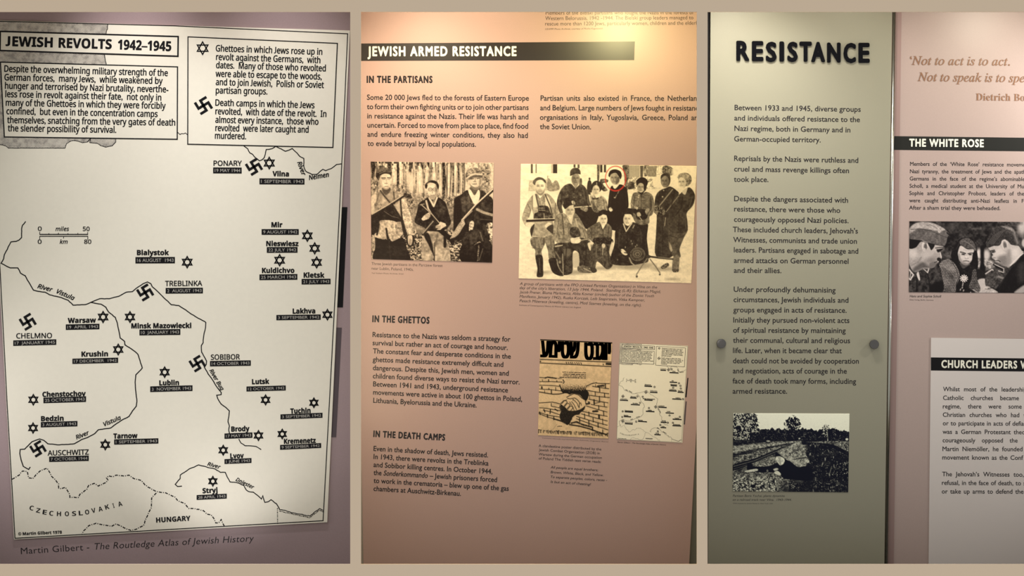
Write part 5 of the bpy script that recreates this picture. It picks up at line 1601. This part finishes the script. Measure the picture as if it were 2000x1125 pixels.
def railway():
    c = Pic([(1432.1, 807), (1659.2, 808), (1656.6, 961.5), (1430.7, 959.5)], 1420, 800, 0.17333, 0.93)
    X, Y = c.X, c.Y
    tl = 215 + 30 * np.clip((X - 800) / 500, 0, 1) + 26 * (vnoise(X, Y * 0, 34, 34, 3) - .5) + 16 * (vnoise(X, Y * 0, 12, 12, 4) - .5)
    tree = .06 + .34 * (vnoise(X, Y, 9, 9, 5) > .80) + .10 * (vnoise(X, Y, 22, 22, 6) - .5)
    gl = 350 - 0 * X
    ground = .42 + .55 * (vnoise(X, Y, 9, 5, 7) - .5) + .35 * (vnoise(X, Y, 34, 10, 8) - .5)
    right = np.clip((X - 880 + (Y - 360) * .1) / 40, 0, 1)
    rg = .13 + .5 * (vnoise(X, Y, 8, 9, 9) > .80) * vnoise(X, Y, 40, 40, 10) + .16 * (vnoise(X, Y, 60, 30, 11) - .5)
    ground = ground * (1 - right) + rg * right
    front = np.clip((Y - 700 - (X - 70) * .06) / 50, 0, 1) * (1 - np.clip((X - 560) / 160, 0, 1))
    gv = .46 + .95 * (vnoise(X, Y, 13, 10, 12) - .5) + .7 * (vnoise(X, Y, 6, 5, 13) - .5)
    ground = ground * (1 - front) + gv * front
    fr2 = np.clip((Y - 780) / 60, 0, 1) * np.clip((X - 560) / 160, 0, 1)
    ground = ground * (1 - fr2) + (.14 + .55 * (vnoise(X, Y, 10, 9, 14) > .72) * vnoise(X, Y, 50, 50, 15)) * fr2
    c.T = np.where(Y < tl, .94 - .04 * (Y - 40) / 200, np.where(Y < gl + 8 * vnoise(X, Y * 0, 20, 20, 2), tree, ground))

    def crown(cx, cy, rx, ry, dens, seed, lo=.08, hi=.72, frac=.66):
        q = ((X - cx) / rx) ** 2 + ((Y - cy) / ry) ** 2
        n = vnoise(X, Y, 9, 8, seed) * .6 + vnoise(X, Y, 24, 22, seed + 1) * .4
        m = (q + 1.5 * (n - .5) < 1)
        tone = np.where(vnoise(X, Y, 9, 10, seed + 2) * .7 + vnoise(X, Y, 30, 34, seed + 3) * .3 > frac, hi, lo)
        c.T = np.where(m & (Y < 380), tone, c.T)
    crown(150, 170, 190, 160, .8, 31, frac=.56); crown(250, 130, 95, 95, .8, 35, frac=.60); crown(160, 290, 120, 110, .8, 37, frac=.62)
    crown(735, 165, 88, 85, .8, 41, frac=.66); crown(1115, 235, 46, 66, .7, 45, frac=.5); crown(1180, 250, 90, 40, .8, 49, lo=.06, frac=.8)
    c.line([(1128, 230), (1136, 370)], 9, .72, noise=.4); c.line([(160, 250), (150, 370)], 12, .6, noise=.5); c.line([(95, 220), (110, 360)], 10, .5, noise=.5); c.line([(220, 200), (228, 320)], 12, .66, noise=.5)
    c.poly([(70, 345), (330, 340), (640, 330), (640, 350), (330, 375), (70, 405)], .14, noise=.3, ns=18); c.ell(465, 355, 22, 7, .8); c.ell(1350, 335, 16, 14, .8); c.ell(815, 326, 10, 8, .8)
    c.poly([(70, 430), (300, 395), (560, 378), (800, 350), (820, 356), (640, 392), (330, 430), (70, 480)], .56, noise=.35, ns=16)
    c.line([(70, 510), (300, 455), (520, 418), (700, 385)], 15, .18, noise=.35, ns=18); c.line([(70, 525), (320, 470)], 10, .12)
    c.poly([(70, 690), (70, 620), (300, 555), (520, 466), (760, 372), (830, 350), (800, 372), (560, 486), (330, 590)], .09, noise=.08)
    c.line([(75, 640), (310, 575), (560, 470), (800, 362)], 5, .62); c.line([(75, 668), (300, 600), (500, 515)], 4, .5)
    c.poly([(75, 700), (250, 640), (250, 680), (120, 715), (75, 735)], .34, noise=.3, ns=14)
    c.poly([(560, 480), (700, 410), (830, 352), (862, 400), (880, 480), (910, 560), (880, 640), (780, 640), (700, 570)], .52, noise=.42, ns=14)
    c.line([(640, 520), (790, 600), (830, 620)], 26, .66, soft=16, noise=.3); c.line([(760, 560), (890, 540)], 8, .16); c.line([(700, 500), (830, 440)], 8, .3)
    c.ell(872, 365, 34, 32, .1, noise=.25, ns=14); c.poly([(1020, 375), (1200, 400), (1370, 490), (1370, 520), (1180, 430)], .06, noise=.2)
    c.poly([(900, 365), (1370, 360), (1370, 470), (1200, 395), (1000, 372)], .42, noise=.5, ns=12)
    # the man lying beside the rail
    c.poly([(235, 600), (290, 620), (300, 640), (440, 640), (560, 600), (545, 540), (548, 478), (600, 510), (660, 560), (720, 590), (800, 650), (880, 640), (950, 690), (965, 790), (860, 800), (740, 790), (640, 775), (560, 715), (340, 705), (300, 690), (230, 690)], .03)
    c.poly([(340, 640), (300, 620), (420, 596), (555, 560), (560, 596), (440, 640)], .5, noise=.5, ns=9)
    c.poly([(555, 530), (610, 530), (648, 560), (640, 605), (600, 628), (570, 600), (548, 575)], .8, noise=.25, ns=20); c.line([(590, 545), (600, 620)], 12, .55, soft=10); c.ell(552, 585, 10, 16, .5)
    c.poly([(520, 672), (560, 658), (580, 672), (540, 690)], .78); c.poly([(530, 705), (570, 690), (606, 722), (596, 742), (550, 728)], .84); c.line([(518, 715), (528, 770)], 7, .7)
    c.poly([(205, 690), (330, 666), (340, 690), (225, 704)], .8, noise=.15); c.ell(455, 690, 12, 16, .5, noise=.4, ns=8)
    c.ell(908, 580, 18, 22, .76, -.6, noise=.3, ns=8); c.ell(290, 862, 26, 16, .05, soft=8)
    for i, (x, y) in enumerate([(1205, 620), (1150, 720), (1140, 455), (1105, 545), (940, 490), (1080, 600), (1000, 770), (970, 900), (1240, 800), (1330, 600)]):
        c.line([(x, y), (x + 10 * math.sin(i), y + 26)], 7, .72, noise=.3)
    c.line([(1180, 640), (1150, 740)], 6, .6); c.line([(1190, 790), (1320, 865)], 14, .34, noise=.4, ns=12)
    c.grain(.10, 6)
    c.T = np.where(c.T < .5, c.T * .85, c.T)
    o = c.build('photograph', YA - 0.0012, (.004, .005, .014), (.95, .95, .74), depth=YA - 0.0001, contrast=1.2)
    tag(o, 'black and white photograph of a railway track, low on the grey-green panel', 'photograph')


def handshake_poster():
    c = Pic([(1055.2, 662.4), (1195.8, 668.6), (1188, 857), (1050.6, 850.2)], 1030, 650, 0.12, 0.80, step=0.7)
    X, Y = c.X, c.Y
    c.T += .12 * (vnoise(X, Y, 40, 40, 2) - .5) + .08 * (vnoise(X, Y, 8, 8, 3) - .5)
    c.poly([(205, 98), (1390, 152), (1390, 176), (205, 124)], .04, sm=False)
    c.line([(200, 432), (1372, 478)], 13, .06); c.line([(200, 490), (1370, 550)], 13, .06); c.ell(212, 465, 12, 12, .08); c.line([(1290, 506), (1370, 510)], 34, .06, noise=.4, ns=10); c.ell(1235, 516, 8, 12, .1)
    for i in range(8):
        c.line([(632 + i * 34, 478 + i * 1.6), (640 + i * 34 + (i % 3) * 3, 498 + i * 1.6)], 11, .08)
    O = 750      # second view sits 750 lower
    q = lambda *p: [(x, y + O) for x, y in p]
    # hole in the wall, drawn in dots that thicken downwards
    def dots(X, Y):
        g = np.clip((Y - 790) / 190, 0, 1.0)
        n = .5 + .5 * np.sin(X / 3.3 + np.floor(Y / 9) * 1.9) * np.sin(Y / 2.9)
        n = .6 * n + .4 * vnoise(X, Y, 6, 6, 4)
        return np.where(n < g * .95 + .02, .05, .80)
    c.poly([(520, 850), (575, 800), (610, 780), (760, 775), (900, 810), (1000, 850), (1010, 870), (960, 900), (955, 930), (990, 1000), (985, 1060), (955, 1100), (900, 1060), (840, 1005), (740, 990), (690, 1000), (600, 985), (560, 960), (540, 900)], .1, tex=dots)
    c.line([(525, 850), (545, 900), (560, 950), (600, 985), (690, 1002)], 14, .05); c.line([(580, 765), (600, 800), (585, 820)], 14, .1, noise=.4, ns=8)
    c.poly([(945, 930), (990, 960), (1000, 1010), (975, 1080), (945, 1110), (900, 1060), (880, 1010)], .05, soft=10)
    c.line([(960, 870), (1040, 830), (1125, 812)], 13, .12, noise=.4, ns=10)
    # dark below the hands
    c.poly(q((540, 410), (600, 440), (660, 510), (740, 520), (850, 500), (920, 455), (945, 430), (925, 500), (870, 545), (840, 580), (770, 595), (720, 650), (680, 740), (600, 720), (545, 680), (525, 590), (550, 520)), .05, noise=.3, ns=7)
    # arms and hands
    c.poly(q((185, 225), (300, 240), (430, 255), (530, 240), (640, 235), (690, 255), (760, 240), (830, 260), (890, 320), (945, 350), (950, 420), (900, 455), (850, 480), (800, 510), (740, 510), (660, 490), (600, 450), (540, 410), (480, 392), (380, 395), (185, 395)), .82, noise=.08, ns=14)
    c.line(q((190, 212), (300, 232), (420, 250), (510, 248), (590, 232)), 14, .05); c.line(q((188, 392), (300, 386), (400, 378), (480, 392), (540, 412)), 11, .06)
    c.line(q((640, 300), (690, 270), (760, 240), (830, 260), (885, 310), (945, 350), (950, 400)), 11, .06)
    c.line(q((655, 320), (700, 325), (770, 310), (815, 340), (850, 385), (845, 460)), 10, .08)
    c.line(q((720, 370), (760, 420), (800, 500)), 9, .08); c.line(q((760, 345), (810, 400), (840, 470)), 9, .08); c.line(q((690, 375), (730, 440), (760, 510)), 8, .1)
    for i in range(3):
        x, y = 560 + i * 48, 405 + i * 45
        c.line(q((x, y), (x + 40, y - 50), (x + 70, y - 48), (x + 90, y - 25), (x + 40, y + 35)), 9, .07)
    c.line(q((545, 400), (590, 355), (640, 345)), 10, .06); c.line(q((850, 400), (870, 390), (880, 430)), 8, .1); c.ell(745, 340 + O, 8, 14, .2)
    # bricks, left upper
    B = .07
    for pts in (((195, 725), (300, 735)), ((195, 795), (380, 795), (565, 802)), ((195, 852), (380, 858), (520, 870)), ((195, 915), (380, 925), (550, 945))):
        c.line(list(pts), 10, B, noise=.25, ns=9)
    c.line([(290, 735), (330, 722), (470, 742)], 20, B, noise=.5, ns=8); c.line([(490, 742), (560, 748)], 8, .2, noise=.5, ns=8)
    for x, y0, y1, w in ((245, 765, 790, 7), (345, 762, 795, 14), (480, 780, 800, 12), (235, 880, 905, 22), (350, 905, 925, 14), (460, 890, 940, 10), (280, 940, 975, 9), (390, 930, 985, 15)):
        c.line([(x, y0), (x + 2, y1)], w, B)
    # bricks, left lower
    for pts in (q((200, 470), (300, 478), (430, 500), (545, 520)), q((190, 545), (330, 590), (450, 610), (560, 625)), q((190, 565), (300, 610), (400, 640), (560, 690)), q((390, 400), (390, 445), (520, 470)), q((260, 510), (400, 540), (530, 585))):
        c.line(pts, 11, B, noise=.3, ns=10)
    for pts in (q((270, 500), (285, 540)), q((375, 500), (370, 560)), q((450, 490), (490, 520)), q((325, 580), (330, 630)), q((430, 620), (430, 665)), q((200, 540), (210, 580)), q((530, 440), (540, 500))):
        c.line(pts, 16, B)
    c.line(q((430, 650), (560, 690), (650, 740)), 20, B, noise=.4, ns=9)
    # bricks, right
    for i, (xa, ya, xb, yb) in enumerate([(1130, 70, 1335, 78), (1060, 120, 1325, 160), (960, 185, 1325, 242), (1000, 265, 1335, 305), (1000, 330, 1310, 390), (1040, 415, 1295, 460), (960, 440, 1295, 540), (880, 525, 1300, 610), (880, 570, 1300, 685), (800, 610, 1300, 755), (800, 650, 1310, 830)]):
        c.line(q((xa, ya), ((xa + xb) / 2, (ya + yb) / 2 + 4), (xb, yb)), 11, B, noise=.25, ns=10)
    for x, y0, y1, w in ((1110, 90, 125, 8), (1268, 80, 150, 16), (1175, 140, 205, 16), (1102, 210, 270, 10), (1255, 235, 295, 14), (1172, 285, 360, 15), (1012, 280, 325, 9), (1085, 340, 410, 20), (1250, 385, 440, 12), (1160, 435, 500, 12), (1240, 525, 590, 14), (1165, 590, 640, 26), (1000, 540, 600, 14), (1070, 640, 700, 14), (930, 570, 640, 12), (1225, 650, 740, 10), (850, 640, 700, 14), (1000, 680, 750, 14), (1150, 720, 790, 14), (1060, 790, 840, 20), (1225, 830, 890, 12)):
        c.line(q((x, y0), (x + 3, y1)), w, B)
    c.line(q((1150, 120), (1240, 110)), 30, B, noise=.6, ns=10); c.line(q((1070, 530), (1140, 525)), 30, B, noise=.5, ns=10); c.line(q((960, 410), (1010, 400), (1000, 380)), 24, B); c.line(q((1090, 400), (1180, 380)), 10, B)
    c.line(q((690, 745), (850, 770), (1000, 810), (1150, 865), (1300, 910)), 20, B, noise=.2); c.line(q((720, 720), (800, 700), (900, 745), (1040, 780)), 26, B, noise=.6, ns=12); c.line(q((650, 740), (690, 690), (720, 650)), 18, B)
    c.line(q((490, 775), (520, 770), (560, 772)), 9, .1, noise=.4, ns=8); c.line(q((410, 830), (480, 740)), 4, .5)
    # handwritten line along the foot: brush marks
    rnd = random.Random(8)
    x = 185
    while x < 1310:
        if rnd.random() < .12:
            x += 22
        y = 855 + (x - 185) * .052 + O
        h = rnd.uniform(14, 30)
        c.line([(x, y - h), (x + rnd.uniform(-4, 8), y + h * .8)], rnd.uniform(8, 14), .06)
        if rnd.random() < .7:
            c.line([(x, y - h), (x + rnd.uniform(10, 24), y - h + 4)], 9, .06)
        x += rnd.uniform(19, 30)
    c.grain(.06, 7)
    o = c.build('poster', Y1 - 0.0015, (.014, .010, .006), (.92, .66, .38), depth=Y1 - 0.0001, contrast=1.1)
    tag(o, 'tan printed poster of a handshake through a broken brick wall', 'poster')
    p3_, y = Z(1030, 650, 0.12), Y1 - 0.0015 - INK

    def heb(s, L, R, h):
        """right-to-left lettering squeezed to a box: L and R are baseline ends, h the height in view units"""
        V, F = text(s[::-1], L, R, 10, 'gill', bold=0.0)
        ys = [v[1] - (L[1] + (R[1] - L[1]) * (v[0] - L[0]) / (R[0] - L[0])) for v in V]
        k = h / (max(ys) - min(ys))
        base = max(ys)
        V = [(v[0], (v[1] - a) + (a - base) * k) for v, a in zip(V, ys)]
        return V, F
    g = []
    for dx in np.linspace(-2.1, 2.1, 9):
        for dy in (-0.5, 0.5):
            V, F = heb('יוגנט', p3_(940, 440), p3_(1345, 448), 34)
            g.append(([(v[0] + dx, v[1] + dy) for v in V], F))
            V, F = heb('שטימע', p3_(225, 400), p3_(835, 424), 33)
            g.append(([(v[0] + dx, v[1] + dy) for v in V], F))
    flat('masthead_lettering', M['ink'], merge(*g), y, o)
    g = []
    for i, s in enumerate(('אלע מענטשן זענען ברידער', 'ברוינע ווייסע שווארצע געלע', 'פעלקער ראסן און קאלירן', 'איז נאר אן אויסגעטראכטע מעשה')):
        xl = (560, 590, 578, 520)[i]
        V, F = heb(s, p3_(xl, 652 + i * 29), p3_(950, 664 + i * 29), 2.9)
        for dx in (-.25, 0, .25):
            g.append(([(v[0] + dx, v[1]) for v in V], F))
    flat('verse_lettering', M['ink'], merge(*g), y, o)


three_partisans()
group_of_partisans()
white_rose()
railway()
handshake_poster()
